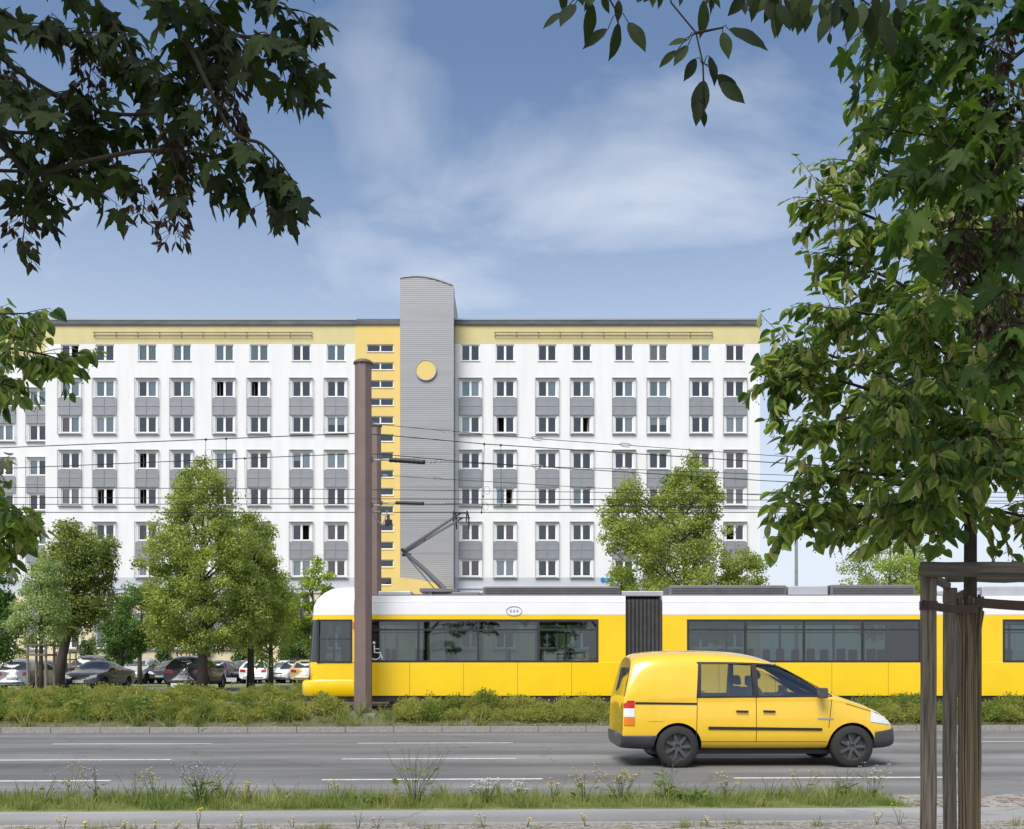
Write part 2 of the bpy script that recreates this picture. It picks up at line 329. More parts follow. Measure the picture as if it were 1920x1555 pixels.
def basis(tip, nor):
    tip = unit(tip); x = unit(np.cross(tip, nor)); n = np.cross(x, tip)
    return x, tip, n
def leaf_cloud(name, pos, tip, nor, size, tpl, mat):
    """one mesh holding a leaf (template tpl: verts, tris; +Y is the tip) at every position"""
    tv, tt = tpl; x, t, n = basis(tip, nor); size = np.broadcast_to(size, (len(pos),))
    V = pos[:, None, :] + size[:, None, None] * (x[:, None, :] * tv[None, :, 0:1] + t[:, None, :] * tv[None, :, 1:2] + n[:, None, :] * tv[None, :, 2:3])
    T = tt[None] + (np.arange(len(pos)) * len(tv))[:, None, None]
    return np_mesh(name, V.reshape(-1, 3), T.reshape(-1, tt.shape[1]), mat)
def heart_tpl(wid=0.46, curl=0.12):
    mid = [0, .2, .42, .66, .88, 1.05]; ed = [(.14, -.10), (.86, .04), (1.0, .30), (.86, .56), (.5, .82), (0, 1.05)]
    V = [(0, y, -curl * y * y) for y in mid]
    for sgn in (1, -1): V += [(sgn * wid * w, y, .10 * w - curl * y * y) for w, y in ed[:-1]]
    T = []
    for b in (6, 11):
        for i in range(4): T += [(i, b + i, b + i + 1), (i, b + i + 1, i + 1)]
        T += [(4, b + 4, 5)]
    return np.array(V, float), np.array(T)
def maple_tpl(droop=0.22):
    pr = [(-75, .10), (-62, .26), (-40, .44), (-20, .62), (-10, .44), (2, .37), (14, .52), (20, .50), (28, .74), (38, .92), (43, .70), (50, .64), (56, .44), (64, .55), (68, .52), (74, .78), (82, .80), (90, 1.06)]
    pts = [(a, r) for a, r in pr] + [(180 - a, r) for a, r in pr[-2::-1]]
    V = [(0, 0, 0)]
    for a, r in pts:
        V.append((r * math.cos(R(a)), r * math.sin(R(a)) , -droop * r * r + 0.05 * math.cos(R(a * 5))))
    # petiole
    b = len(V); V += [(-.012, 0, 0), (.012, 0, 0), (0.0, -.75, .12)]
    T = [(0, i, i + 1) for i in range(1, len(pts))] + [(b, b + 1, b + 2)]
    return np.array(V, float), np.array(T)
def oval_tpl():
    hw = [(.0, 0), (.10, .10), (.18, .24), (.225, .40), (.235, .54), (.20, .70), (.13, .86), (.05, .98)]
    z = lambda w, y: .16 * w - .14 * y * y + .01 * math.sin(y * 17)
    V = [(w, y, z(w, y)) for w, y in hw] + [(0, 1.08, -.17)] + [(-w, y, z(w, y)) for w, y in hw[:0:-1]] + [(0, .3, -.02), (0, .7, -.08)]
    n = 16; T = [(n if V[i][1] + V[(i + 1) % n][1] < 1.0 else n + 1, i, (i + 1) % n) for i in range(n)] + [(n, 4, n + 1), (n, n + 1, 12)] 
    return np.array(V, float), np.array(T)
QUAD = (np.array([(0, 0, 0), (.34, .45, .06), (0, 1, -.08), (-.34, .45, .06)], float), np.array([(0, 1, 2), (0, 2, 3)]))
BLADE = (np.array([(-.03, 0, 0), (.03, 0, 0), (.022, .55, .06), (-.022, .55, .06), (0, 1, .22)], float), np.array([(0, 1, 2), (0, 2, 3), (3, 2, 4)]))
HEART, MAPLE, OVAL = heart_tpl(), maple_tpl(), oval_tpl()
HEARTS = [heart_tpl(.46, .12), heart_tpl(.50, .28), heart_tpl(.40, .05)]
MAPLES = [maple_tpl(.15), maple_tpl(.35), maple_tpl(.55)]
def rdirs(n): return unit(nrs.normal(size=(n, 3)))
def tpl_mesh(name, tpl, mat): return np_mesh(name, tpl[0], tpl[1], mat)
def text_mesh(txt, size, mat, ext=0.002):
    c = bpy.data.curves.new('t', 'FONT'); c.body = txt; c.size = size; c.extrude = ext; c.align_x = 'CENTER'; c.align_y = 'CENTER'
    o = bpy.data.objects.new('t', c); COL.objects.link(o); dg = bpy.context.evaluated_depsgraph_get()
    me = bpy.data.meshes.new_from_object(o.evaluated_get(dg)); bpy.data.objects.remove(o); bpy.data.curves.remove(c)
    me.materials.clear(); me.materials.append(MT[mat]); return me

# ------------------------------------------------------------------ ground, road, kerbs
YAW = R(2.0); PIV = Vector((0, 17.5, 0))
def street(o): o.location = PIV; o.rotation_euler = (0, 0, YAW); return o     # the street runs at a slight angle to the picture
def sh(y): return y - PIV.y
def SP(x, y, z=0):                        # street coordinates -> world
    v = Vector((x, sh(y), z)); v.rotate(Matrix.Rotation(YAW, 3, 'Z')); return v + PIV
prof = [(-400, -.03), (11.7, -.03), (23.52, -.03), (23.54, .09), (24.1, .24), (24.8, .37), (33, .38), (60, .38), (80, .46), (300, .5), (3500, .5)]
mb = MB(); xs = [-3000, -60, -20, 0, 20, 60, 3000]
vs = [(x, sh(y), z) for y, z in prof for x in xs]; n = len(xs)
mb.add(vs, [(i * n + k, i * n + k + 1, (i + 1) * n + k + 1, (i + 1) * n + k) for i in range(len(prof) - 1) for k in range(n - 1)])
tag(street(mb.build('ground', 'soil')), kind='structure')
road = tag(street(MB().add([(-300, sh(11.78), 0), (300, sh(11.78), 0), (300, sh(23.4), 0.0), (-300, sh(23.4), 0.0)], [(0, 1, 2, 3)]).build('road', 'road')), kind='structure')
def dash(px0, px1, y, w=.12):
    x0, x1 = X(px0, y), X(px1, y)
    MB().add([(x0, sh(y) - w / 2, .004), (x1, sh(y) - w / 2, .004), (x1, sh(y) + w / 2, .004), (x0, sh(y) + w / 2, .004)], [(0, 1, 2, 3)]).build('lane_line', 'paint_line', road)
for a, b in ((120, 412), (680, 970), (1850, 2150), (-480, -180)): dash(a, b, 20.1)
for a, b in ((-20, 325), (640, 965), (1290, 1620)): dash(a, b, 16.75)
for a, b in ((-210, 200), (588, 1000), (1362, 1770), (2130, 2500)): dash(a, b, 13.75)
for a, b in ((420, 640), (330, 420)): dash(a, b, 20.05, .02)
kerb = MB().box(-70, 70, sh(23.44), sh(23.56), -.2, .085).build('kerb', 'kerb'); tag(street(kerb), kind='structure')
kst = MB().box(0, 1.125, 0, .14, -.1, .125).mesh('kerb_stone', 'kerb')
for i in range(30):
    o = inst(kst, 'kerb_stone', kerb, (-17.4 + i * 1.14, sh(23.4) + rnd.uniform(-.004, .004), rnd.uniform(-.004, .004)), (0, 0, rnd.uniform(-.003, .003)))
XE = X(1650, 11.3)
verge = MB().box(-60, XE, sh(10.80), sh(11.80), -.06, .02).build('grass_verge', 'verge'); tag(street(verge), kind='structure')
path = MB().box(-60, 60, sh(9.88), sh(10.80), -.06, .012).build('footpath', 'path'); tag(street(path), kind='structure')
edge = MB().box(-60, 60, sh(9.80), sh(9.88), -.06, .020).build('path_edging', 'cobble'); tag(street(edge), kind='structure')
grav = MB().box(-60, 60, sh(-6), sh(9.80), -.06, .004).build('gravel_pavement', 'gravel'); tag(street(grav), kind='structure')
cs = MB().box(XE, 60, sh(10.80), sh(11.80), -.06, .010).build('paved_strip', 'gravel'); tag(street(cs), kind='structure')
def cobbles(name, x0, x1, y0, y1, z, sx, sy, mats, parent):
    for mi, m in enumerate(mats):
        mb = MB(); y = y0; j = 0
        while y < y1:
            x = x0 + rnd.random() * sx
            while x < x1:
                w = sx * rnd.uniform(.7, 1.15)
                if rnd.randrange(len(mats)) == mi: 
                    h = z + rnd.uniform(.003, .014); mb.box(x, x + w * .92, y, y + sy * rnd.uniform(.82, .93), z - .03, h)
                x += w
            y += sy; j += 1
        tag(mb.build(name, m, parent), kind='stuff')
cobbles('paving_stones', XE + .1, XE + 6, sh(10.82), sh(11.76), .010, .16, .10, ['cobble', 'cobble', 'darkcobble'], cs)
cobbles('mosaic_stones', -7, 7, sh(9.2), sh(9.78), .004, .07, .06, ['cobble', 'gravel'], grav)
lot1 = MB().add([(-70, 41, .40), (8, 41, .40), (8, 50, .40), (-70, 50, .40)], [(0, 1, 2, 3)]).build('parking_lane', 'lot'); tag(lot1, kind='structure')
lot2 = MB().add([(-90, 57.5, .42), (40, 57.5, .42), (40, 70, .42), (-90, 70, .42)], [(0, 1, 2, 3)]).build('parking_lot', 'lot'); tag(lot2, kind='structure')
lot3 = MB().add([(-90, 50, .415), (40, 50, .415), (40, 57.5, .43), (-90, 57.5, .43)], [(0, 1, 2, 3)]).build('dry_lawn', 'verge'); tag(lot3, kind='structure')
tb = MB().add([(-60, 25.2, .395), (60, 25.2, .395), (60, 31.3, .395), (-60, 31.3, .395)], [(0, 1, 2, 3)]).build('track_bed', 'gravel'); tag(tb, kind='structure')
for y in (25.78, 27.22, 28.9, 30.34): MB().box(-60, 60, y - .035, y + .035, .38, .46).build('rail', 'rail', tb)

# ------------------------------------------------------------------ apartment building
FY = 76.8
def bx(px): return X(px, FY)
def bz(py): return Z(py, FY)
GZ = 0.44
ROWS = [bz(661.5 + 67.35 * k) for k in range(9)]
LC = [131.5, 196.5, 276, 341, 420.5, 485.5, 565, 630]; RC = [882, 947, 1026, 1091, 1170, 1234.5, 1314, 1378]
WW, WH = 1.44, 1.28
bld = tag(empty('apartment_building', (bx(750), FY, GZ)), 'long white apartment block with yellow top band and grey corrugated stair tower', 'building')
def bo(mbx, name, mat, parent=bld, **k):       # meshes are given in world coordinates; the building's root is not at the origin
    off = bld.location if parent is bld else Vector((0, 0, 0))
    if parent is bld: mbx.v = [(a - off.x, b - off.y, c - off.z) for a, b, c in mbx.v]
    return mbx.build(name, mat, parent, **k)
def wall_holes(x0, x1, z0, z1, y, holes, reveal=0.16):
    hs = [(max(a, x0), min(b, x1), max(c, z0), min(d, z1)) for a, b, c, d in holes if b > x0 and a < x1 and d > z0 + 1e-4 and c < z1 - 1e-4]
    xs = sorted({x0, x1, *[h[0] for h in hs], *[h[1] for h in hs]}); zs = sorted({z0, z1, *[h[2] for h in hs], *[h[3] for h in hs]})
    m = MB()
    for i in range(len(xs) - 1):
        for j in range(len(zs) - 1):
            cx, cz = (xs[i] + xs[i + 1]) / 2, (zs[j] + zs[j + 1]) / 2
            if any(h[0] < cx < h[1] and h[2] < cz < h[3] for h in hs): continue
            m.quad((xs[i], y, zs[j]), (xs[i + 1], y, zs[j]), (xs[i + 1], y, zs[j + 1]), (xs[i], y, zs[j + 1]))
    for a, b, c, d in hs:
        r = y + reveal
        if c > z0: m.quad((a, y, c), (b, y, c), (b, r, c), (a, r, c))
        if d < z1: m.quad((a, y, d), (a, r, d), (b, r, d), (b, y, d))
        m.quad((a, y, c), (a, r, c), (a, r, d), (a, y, d)); m.quad((b, y, c), (b, y, d), (b, r, d), (b, r, c))
    return m
def hole(cx, cz, w=WW, h=WH): return (cx - w / 2, cx + w / 2, cz - h / 2, cz + h / 2)
bands = [(610, 645.4, 'yel_band', 'yellow_top_band'), (645.4, 1083, 'white', 'white_wall'), (1083, 1112, 'greyband', 'grey_band'), (1112, 1244, 'cream', 'cream_base_wall'), (1244, 1281, 'plinth', 'plinth')]
blocks = [(bx(85), bx(666), FY, [X(p, FY) for p in LC]), (bx(853), bx(1425), FY, [X(p, FY) for p in RC])]
WY = 79.5
wing = (X(-330, WY), X(100, WY), WY, [X(p, WY) for p in (71, 8, -73, -136, -217)])
for x0, x1, y, cols in blocks + [wing]:
    holes = [hole(c, z) for c in cols for z in ROWS]
    for a, b, m, nm in bands: bo(wall_holes(x0, x1, bz(b), bz(a), y, holes), nm, m)
    bo(MB().box(x0 - .12, x1 + .12, y - .14, y + 11, bz(610) + .002, bz(599.5)), 'parapet', 'parapet')
    bo(MB().box(x0 - .14, x1 + .14, y - .17, y - .10, bz(601.5), bz(598.6)), 'parapet_edge', 'alu')
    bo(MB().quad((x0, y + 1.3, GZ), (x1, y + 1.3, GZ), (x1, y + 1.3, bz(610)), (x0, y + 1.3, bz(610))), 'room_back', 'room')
    bo(MB().box(x0, x1, y + 10.7, y + 11, GZ - .3, bz(610)), 'rear_wall', 'white')
    for r in range(10): 
        zf = ROWS[0] + 1.75 - r * (ROWS[0] - ROWS[1])
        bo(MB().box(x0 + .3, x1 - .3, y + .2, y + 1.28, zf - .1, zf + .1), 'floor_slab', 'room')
    for xx in (x0, x1 - .25):
        bo(MB().box(xx, xx + .25, y + .01, y + 10.7, GZ - .3, bz(610)), 'end_wall', 'white')
# stair bay
SX0, SX1 = bx(666), bx(752)
SROWS = [bz(653 + 33.62 * k) for k in range(14)]
sc = bx(713)
sh_holes = [hole(sc, z, 2.07, .58) for z in SROWS]
bo(wall_holes(SX0, SX1 + 2, bz(1112), bz(610), FY - .03, sh_holes, .14), 'stair_wall', 'yel_stair')
bo(wall_holes(SX0, SX1 + 2, bz(1281), bz(1112), FY - .03, []), 'stair_base_wall', 'cream')
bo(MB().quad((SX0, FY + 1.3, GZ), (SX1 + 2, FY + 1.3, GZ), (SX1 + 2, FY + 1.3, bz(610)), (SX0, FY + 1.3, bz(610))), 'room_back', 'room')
bo(MB().box(SX0 - .1, SX1, FY - .15, FY + 10.9, bz(610) + .002, bz(599.4)), 'parapet', 'parapet')
bo(MB().box(SX0 + .001, SX0 + .02, FY - .029, FY + 1, GZ, bz(610)), 'stair_return', 'yel_stair')

# windows: one part each, panes, sill, curtain and sashes below it
def frame_mesh(w, h, bar, mull, name):
    m = MB(); y0, y1 = .09, .15
    m.box(-w / 2, w / 2, y0, y1, -h / 2, -h / 2 + bar).box(-w / 2, w / 2, y0, y1, h / 2 - bar, h / 2)
    m.box(-w / 2, -w / 2 + bar, y0, y1, -h / 2 + bar, h / 2 - bar).box(w / 2 - bar, w / 2, y0, y1, -h / 2 + bar, h / 2 - bar)
    m.box(-mull / 2, mull / 2, y0 - .01, y1, -h / 2 + bar, h / 2 - bar)
    return m.mesh(name, 'pvc')
fm = frame_mesh(WW, WH, .085, .17, 'window'); fms = frame_mesh(2.07, .58, .06, .10, 'stair_window')
PW, PH = (WW - .17 - .17) / 2, WH - .17
def pane_m(w, h): return MB().quad((-w / 2, 0, -h / 2), (w / 2, 0, -h / 2), (w / 2, 0, h / 2), (-w / 2, 0, h / 2)).mesh('pane', 'glass')
pm = pane_m(PW, PH); pms = pane_m((2.07 - .12 - .1) / 2, .46)
sillm = MB().box(-WW / 2 - .05, WW / 2 + .05, -.07, .09, -.035, .0).mesh('sill', 'pvc')
sillms = MB().box(-1.07, 1.07, -.05, .09, -.05, .0).mesh('sill', 'pvc')
def curtain_mesh(mat, w, h):
    m = MB(); n = 14; vs = []
    for i in range(n + 1): vs += [(-w / 2 + w * i / n, .03 * (i % 2), -h / 2), (-w / 2 + w * i / n, .03 * (i % 2), h / 2)]
    return m.add(vs, [(2 * i, 2 * i + 2, 2 * i + 3, 2 * i + 1) for i in range(n)]).mesh('curtain', mat)
CM = {k: curtain_mesh('cur_' + k, PW + .06, PH + .06) for k in ('teal', 'white', 'pale', 'beige', 'red', 'brown')}
CMH = {k: curtain_mesh('cur_' + k, PW + .06, PH * .5) for k in ('white', 'pale')}
sash = MB()
sash.box(0, PW, 0, .05, -PH / 2, -PH / 2 + .05).box(0, PW, 0, .05, PH / 2 - .05, PH / 2).box(0, .05, 0, .05, -PH / 2 + .05, PH / 2 - .05).box(PW - .05, PW, 0, .05, -PH / 2 + .05, PH / 2 - .05)
sashm = sash.mesh('open_sash', 'pvc')
def window(cx, cz, y, code):
    w = inst(fm, 'window', bld, Vector((cx, y, cz)) - bld.location)
    inst(sillm, 'sill', w, (0, 0, -WH / 2))
    for s, k in ((-1, code[0]), (1, code[1])):
        px = s * (WW / 2 - .085 - PW / 2)
        if k == 'O':
            o = inst(sashm, 'open_sash', w, (px - PW / 2 + .02, .17, 0), (0, 0, R(78))) if s < 0 else inst(sashm, 'open_sash', w, (px + PW / 2 - .02, .17, 0), (0, 0, R(102)))
            continue
        inst(pm, 'pane', w, (px, .125, 0), (R(rnd.uniform(-.5, .5)), 0, R(rnd.uniform(-.7, .7))))
        c = {'t': 'teal', 'w': 'white', 'p': 'pale', 'b': 'beige', 'r': 'red', 'k': 'brown'}.get(k)
        if c: inst(CM[c], 'curtain', w, (px, .20, 0))
        if k in 'hH': inst(CMH['white' if k == 'H' else 'pale'], 'blind', w, (px, .20, PH * .26))
CODE = [  # left eight then right eight columns, top row first; two letters a window
    'nO nn tt tt tt tt nn tt  nn nn nn nn nb bb np nn',
    'pp tp np nt On On nn nn  tw nn np nt np tp nn nn',
    'rp wp nn nn nn nn nn HH  pn On nn nO nw HH nn ww',
    'nn nn On nn hh nn Hw ww  nn nn nn nn nn nn nr rr',
    'bb OO On nn On nn nn nn  nn pO nn pn On nn nn bb',
    'nn nn nn nn nn On nO rn  kn nr nn nn nn nn nn On',
    'pw pp wn nn nn nO ww rk  kk ww nn nn nn nn nn nn',
    'pp nn nn wn nn pp nn nn  nn nn pp nn nn nn ww nn',
    'nn pp nn nn wn nn nn nn  nn nn nn nn nn nn nn nn']
for r, row in enumerate(CODE):
    cs_ = row.split()
    for k, c in enumerate(cs_):
        window((blocks[0][3] + blocks[1][3])[k], ROWS[r], FY, c)
for r in range(9):
    for k, c in enumerate(wing[3][:3]): window(c, ROWS[r], WY, ['nn', 'pn', 'nn', 'pp'][(r * 3 + k) % 4])
for z in SROWS:
    w = inst(fms, 'stair_window', bld, Vector((sc, FY - .03, z)) - bld.location)
    inst(sillms, 'sill', w, (0, 0, -.29))
    for s in (-1, 1): inst(pms, 'pane', w, (s * (.05 + .4625), .125, 0))
# paired window surrounds with grey spandrel panels
SW = 1.85; dz = ROWS[0] - ROWS[1]
fr = MB(); t = .035; top, bot = WH / 2 + .14, -dz - WH / 2 - .12
for s in (-1, 1):
    fr.box(s * SW / 2 - t / 2, s * SW / 2 + t / 2, -.16, -.12, bot, top)
    for zz in (top - .35, -dz / 2, bot + .4): fr.box(s * SW / 2 - .012, s * SW / 2 + .012, -.12, .01, zz - .012, zz + .012)
fr.box(-SW / 2 - t / 2, SW / 2 + t / 2, -.17, -.115, top, top + t).box(-SW / 2 - t / 2, SW / 2 + t / 2, -.17, -.115, bot - t, bot)
fr.box(-SW / 2, SW / 2, -.112, -.01, bot - t - .01, bot - t + .03).box(-SW / 2, SW / 2, -.112, -.01, top + .005, top + .03)
frm = fr.mesh('surround_frame', 'alu')
sp0, sp1 = -WH / 2 - .10, -dz + WH / 2 + .07
backm = MB().box(-SW / 2 + .02, SW / 2 - .02, -.05, -.005, sp1, sp0).mesh('spandrel', 'alu')
ph_, pw_ = (sp0 - sp1) / 2, (SW - .04) / 2
panm = MB().box(-pw_ / 2 + .018, pw_ / 2 - .018, -.03, .03, -ph_ / 2 + .018, ph_ / 2 - .018).mesh('spandrel_panel', 'panel')
for x0, x1, y, cols in blocks + [(wing[0], wing[1], wing[2], wing[3][:3])]:
    for c in cols:
        for r in (1, 3, 5, 7):
            b0 = Vector((c, y, ROWS[r])) - bld.location
            inst(frm, 'surround_frame', bld, b0)
            s_ = inst(backm, 'spandrel', bld, b0)
            for i in (-1, 1):
                for j in (0, 1): inst(panm, 'spandrel_panel', s_, (i * pw_ / 2, -.06, sp1 + ph_ * (j + .5)), (R(rnd.uniform(-.6, .6)), 0, R(rnd.uniform(-.5, .5))))
# trim lines and railing rods
for x0, x1 in ((bx(85), SX0), (bx(853), bx(1425))):
    for py in (1103, 1111): bo(MB().box(x0, x1, FY - .10, FY - .004, bz(py) - .05, bz(py) + .05), 'string_course', 'greyband')
for a, b in ((177, 585), (928, 1335)):
    m = MB()
    for py in (624.5, 631): m.tube([(bx(a), FY - .14, bz(py)), (bx(b), FY - .14, bz(py))], .032, 6)
    bo(m, 'sign_rail', 'parapet')
    for i in range(11):
        x = bx(a + (b - a) * i / 10); bo(MB().box(x - .025, x + .025, FY - .17, FY + .01, bz(631.6), bz(630.4)).box(x - .025, x + .025, FY - .17, FY + .01, bz(625.1), bz(623.9)), 'rail_bracket', 'black')
for px in (490, 1035): bo(MB().tube([(bx(px), FY + 3, bz(600)), (bx(px), FY + 3, bz(570))], .03, 5), 'antenna', 'steel')
for i, (px, m) in enumerate(((1130, 'sign_blue'), (1137.5, 'sign_cyan'), (1145, 'sign_blue'))):
    bo(MB().lathe_y([(0, -.09), (.17, -.09), (.17, -.003)], 20, (bx(px), FY, bz(1087))), 'sign_disc', m)
# stair tower with corrugated cladding and curved top
TY = 75.3
tx0, tx1 = X(750, TY), X(849, TY)
def tarc(x):
    u = (x - tx0) / (tx1 - tx0); py = 519 - 3 * math.sin(math.pi * min(u / .66, 1)) * (u < .66) if u < .33 else 516 + 17 * ((u - .33) / .67) ** 1.7
    return Z(py, TY)
arc = [(tx0 + (tx1 - tx0) * i / 16, tarc(tx0 + (tx1 - tx0) * i / 16)) for i in range(17)]
bo(MB().prism([(x, z - .05) for x, z in arc][::-1] + [(tx0, GZ - .3), (tx1, GZ - .3)], TY + .06, FY + 5.2), 'tower_body', 'cream')
bo(MB().add([(x, y, z) for x, z in arc for y in (TY - .06, FY + 5.3)] + [(x, y, z - .12) for x, z in arc for y in (TY - .06, FY + 5.3)],
   [(2 * i, 2 * i + 2, 2 * i + 3, 2 * i + 1) for i in range(16)] + [(34 + 2 * i, 35 + 2 * i, 37 + 2 * i, 36 + 2 * i) for i in range(16)] + [(2 * i, 34 + 2 * i, 36 + 2 * i, 2 * i + 2) for i in range(16)] +
   [(2 * i + 1, 2 * i + 3, 37 + 2 * i, 35 + 2 * i) for i in range(16)] + [(32, 66, 67, 33), (0, 1, 35, 34)]), 'tower_roof', 'alu')
m = MB(); z = Z(1100, TY); pitch = .15
while z < max(a[1] for a in arc) - .1:
    zt = z + pitch; ok = [a for a in arc if a[1] - .06 >= zt]
    if len(ok) < 2: break
    a, b = ok[0][0], ok[-1][0]
    pr = [(z, .005), (z + .03, 0), (z + .085, 0), (z + .115, .005), (zt, .005)]
    for (za_, ya), (zb_, yb) in zip(pr[:-1], pr[1:]): m.quad((a, TY + ya, za_), (b, TY + ya, za_), (b, TY + yb, zb_), (a, TY + yb, zb_))
    z = zt
bo(m, 'corrugated_cladding', 'clad')
for k in range(1, 9):
    zz = Z(1100, TY) + k * (Z(540, TY) - Z(1100, TY)) / 9; bo(MB().box(tx0, tx1, TY - .004, TY + .01, zz - .02, zz + .02), 'cladding_joint', 'panel')
bo(MB().box(tx1 - .002, tx1 + .06, TY - .02, FY + .02, GZ, Z(535, TY)), 'tower_corner', 'alu')
bo(MB().lathe_y([(0, -.10), (.74, -.10), (.74, .0)], 40, (X(799, TY), TY, Z(695, TY))), 'yellow_disc', 'yel_stair')
bo(MB().lathe_y([(.74, -.01), (.74, -.13), (.80, -.13), (.80, -.01)], 40, (X(799, TY), TY, Z(695, TY))), 'disc_rim', 'alu')
can = [(X(735 + 100 * i / 12, 73), Z(1084 + 16 * (i / 12) ** 2, 73)) for i in range(13)]
bo(MB().prism(can[::-1] + [(can[0][0], Z(1115, 73)), (can[-1][0], Z(1115, 73))], 72.6, 75.2), 'entrance_canopy', 'yel_stair')
for sx_ in (can[0][0] + .3, can[-1][0] - .4): bo(MB().box(sx_, sx_ + .18, 72.8, 73, GZ - .2, Z(1114, 73)), 'canopy_post', 'alu')

# ------------------------------------------------------------------ tram
TD = 25.34; TS = F / TD
def tx(px): return X(px, TD)
def tz(py): return Z(py, TD)
NY, FYR = TD, TD + 2.3; YC = TD + 1.15
tram = tag(empty('tram', (tx(900), YC, .46)), 'yellow and white articulated tram with raised pantograph passing behind the shrubs', 'tram')
TO = Vector(tram.location)
def to(mbx, name, mat, parent=tram, **k):
    mbx.v = [(a - TO.x, b - TO.y, c - TO.z) for a, b, c in mbx.v]
    return mbx.build(name, mat, parent, **k)
# nose and cab: plan curve swept through the levels
xe = tx(664)
def plan(xf, hw=1.15, D=.55, n=20):
    L = [(xe, YC + hw)]
    for i in range(n + 1):
        th = math.pi / 2 - math.pi * i / n; c, s = max(math.cos(th), 0) ** .62, abs(math.sin(th)) ** .62 * (1 if math.sin(th) >= 0 else -1)
        L.append((xf + D * (1 - c), YC + hw * s))
    L.append((xe, YC - hw)); return L
def shell(levels):
    m = MB(); rings = [[(x, y, z) for x, y in plan(xf, hw)] for xf, z, hw in levels]; n = len(rings[0])
    m.add([v for r in rings for v in r], [(i * n + k, i * n + k + 1, (i + 1) * n + k + 1, (i + 1) * n + k) for i in range(len(rings) - 1) for k in range(n - 1)])
    return m
X0 = tx(557)
to(shell([(tx(566), tz(1317), 1.08), (X0 + .08, tz(1306), 1.10)]), 'front_skirt', 'tramblack', smooth=True)
to(shell([(X0 + .06, tz(1306), 1.12), (X0, tz(1302), 1.16), (X0, tz(1280), 1.165), (X0 + .05, tz(1276), 1.155), (tx(570), tz(1275), 1.15)]), 'bumper', 'tramyel', smooth=True)
to(shell([(tx(570), tz(1275.2), 1.15), (tx(570), tz(1250), 1.15), (tx(570.5), tz(1242), 1.15)]), 'front_panel', 'tramyel', smooth=True)
to(shell([(tx(570.5), tz(1242), 1.145), (tx(573), tz(1200), 1.145), (tx(576), tz(1162), 1.145)]), 'cab_glazing', 'tramglass', smooth=True)
to(shell([(tx(576), tz(1162), 1.15), (tx(577), tz(1153), 1.15)]), 'yellow_stripe', 'tramyel', smooth=True)
r_ = shell([(tx(577), tz(1153), 1.15), (tx(579), tz(1135), 1.15), (tx(585), tz(1122), 1.12), (tx(598), tz(1110), 1.02), (tx(611), tz(1102), .9), (tx(625), tz(1099.5), .75)])
n = 23; r_.add([r_.v[-n + i] for i in range(n)], [tuple(range(n))]); to(r_, 'cab_roof', 'tramwhite', smooth=True)
# dark rims and pillar of the driver's window
for s, yy in ((-1, NY), (1, FYR)):
    m = MB()
    y0, y1 = (yy - .012, yy + .03) if s < 0 else (yy - .03, yy + .012)
    m.box(tx(597), tx(660), y0, y1, tz(1243.5), tz(1240)).box(tx(597), tx(660), y0, y1, tz(1165.5), tz(1161.8)).box(tx(657), tx(661), y0, y1, tz(1240), tz(1165.5)).box(tx(594), tx(598.5), y0, y1, tz(1243.5), tz(1161.8))
    m.box(tx(598.5), tx(657), y0 + .004, y1 - .004, tz(1199.5), tz(1197.5))
    to(m, 'driver_window_frame', 'tramblack')
    to(MB().box(tx(661), tx(667), yy - .02, yy + .02, tz(1242), tz(1162)), 'cab_pillar', 'tramyel')
    to(MB().box(tx(661.5), tx(664), yy - .05 if s < 0 else yy + .021, yy - .021 if s < 0 else yy + .05, tz(1178), tz(1166)), 'indicator', 'lamporange')
for s in (-1, 1):
    to(MB().box(tx(573), tx(580), YC + s * 1.0 - .1, YC + s * 1.0 + .14 if s > 0 else YC - 1.155, tz(1268), tz(1255)), 'headlight', 'lampwhite', bevel=.02)
    to(MB().tube([(tx(578), YC + s * 1.12, tz(1165)), (tx(568), YC + s * 1.26, tz(1160)), (tx(568), YC + s * 1.27, tz(1150))], .018, 6).box(tx(566), tx(570), YC + s * 1.27 - .09, YC + s * 1.27 + .09, tz(1162), tz(1142)), 'mirror', 'tramblack')
to(MB().box(tx(640), tx(662), YC - 1.1, YC + 1.1, tz(1300), tz(1125)), 'cab_bulkhead', 'tramgrey')
to(MB().box(tx(612), tx(632), YC - .3, YC + .3, tz(1275), tz(1246)).box(tx(628), tx(634), YC - .28, YC + .28, tz(1250), tz(1190)), 'driver_seat', 'seat', bevel=.03)
to(MB().prism([(tx(575), tz(1275)), (tx(602), tz(1275)), (tx(600), tz(1236)), (tx(580), tz(1240))], YC - .95, YC + .95), 'dashboard', 'tramblack')
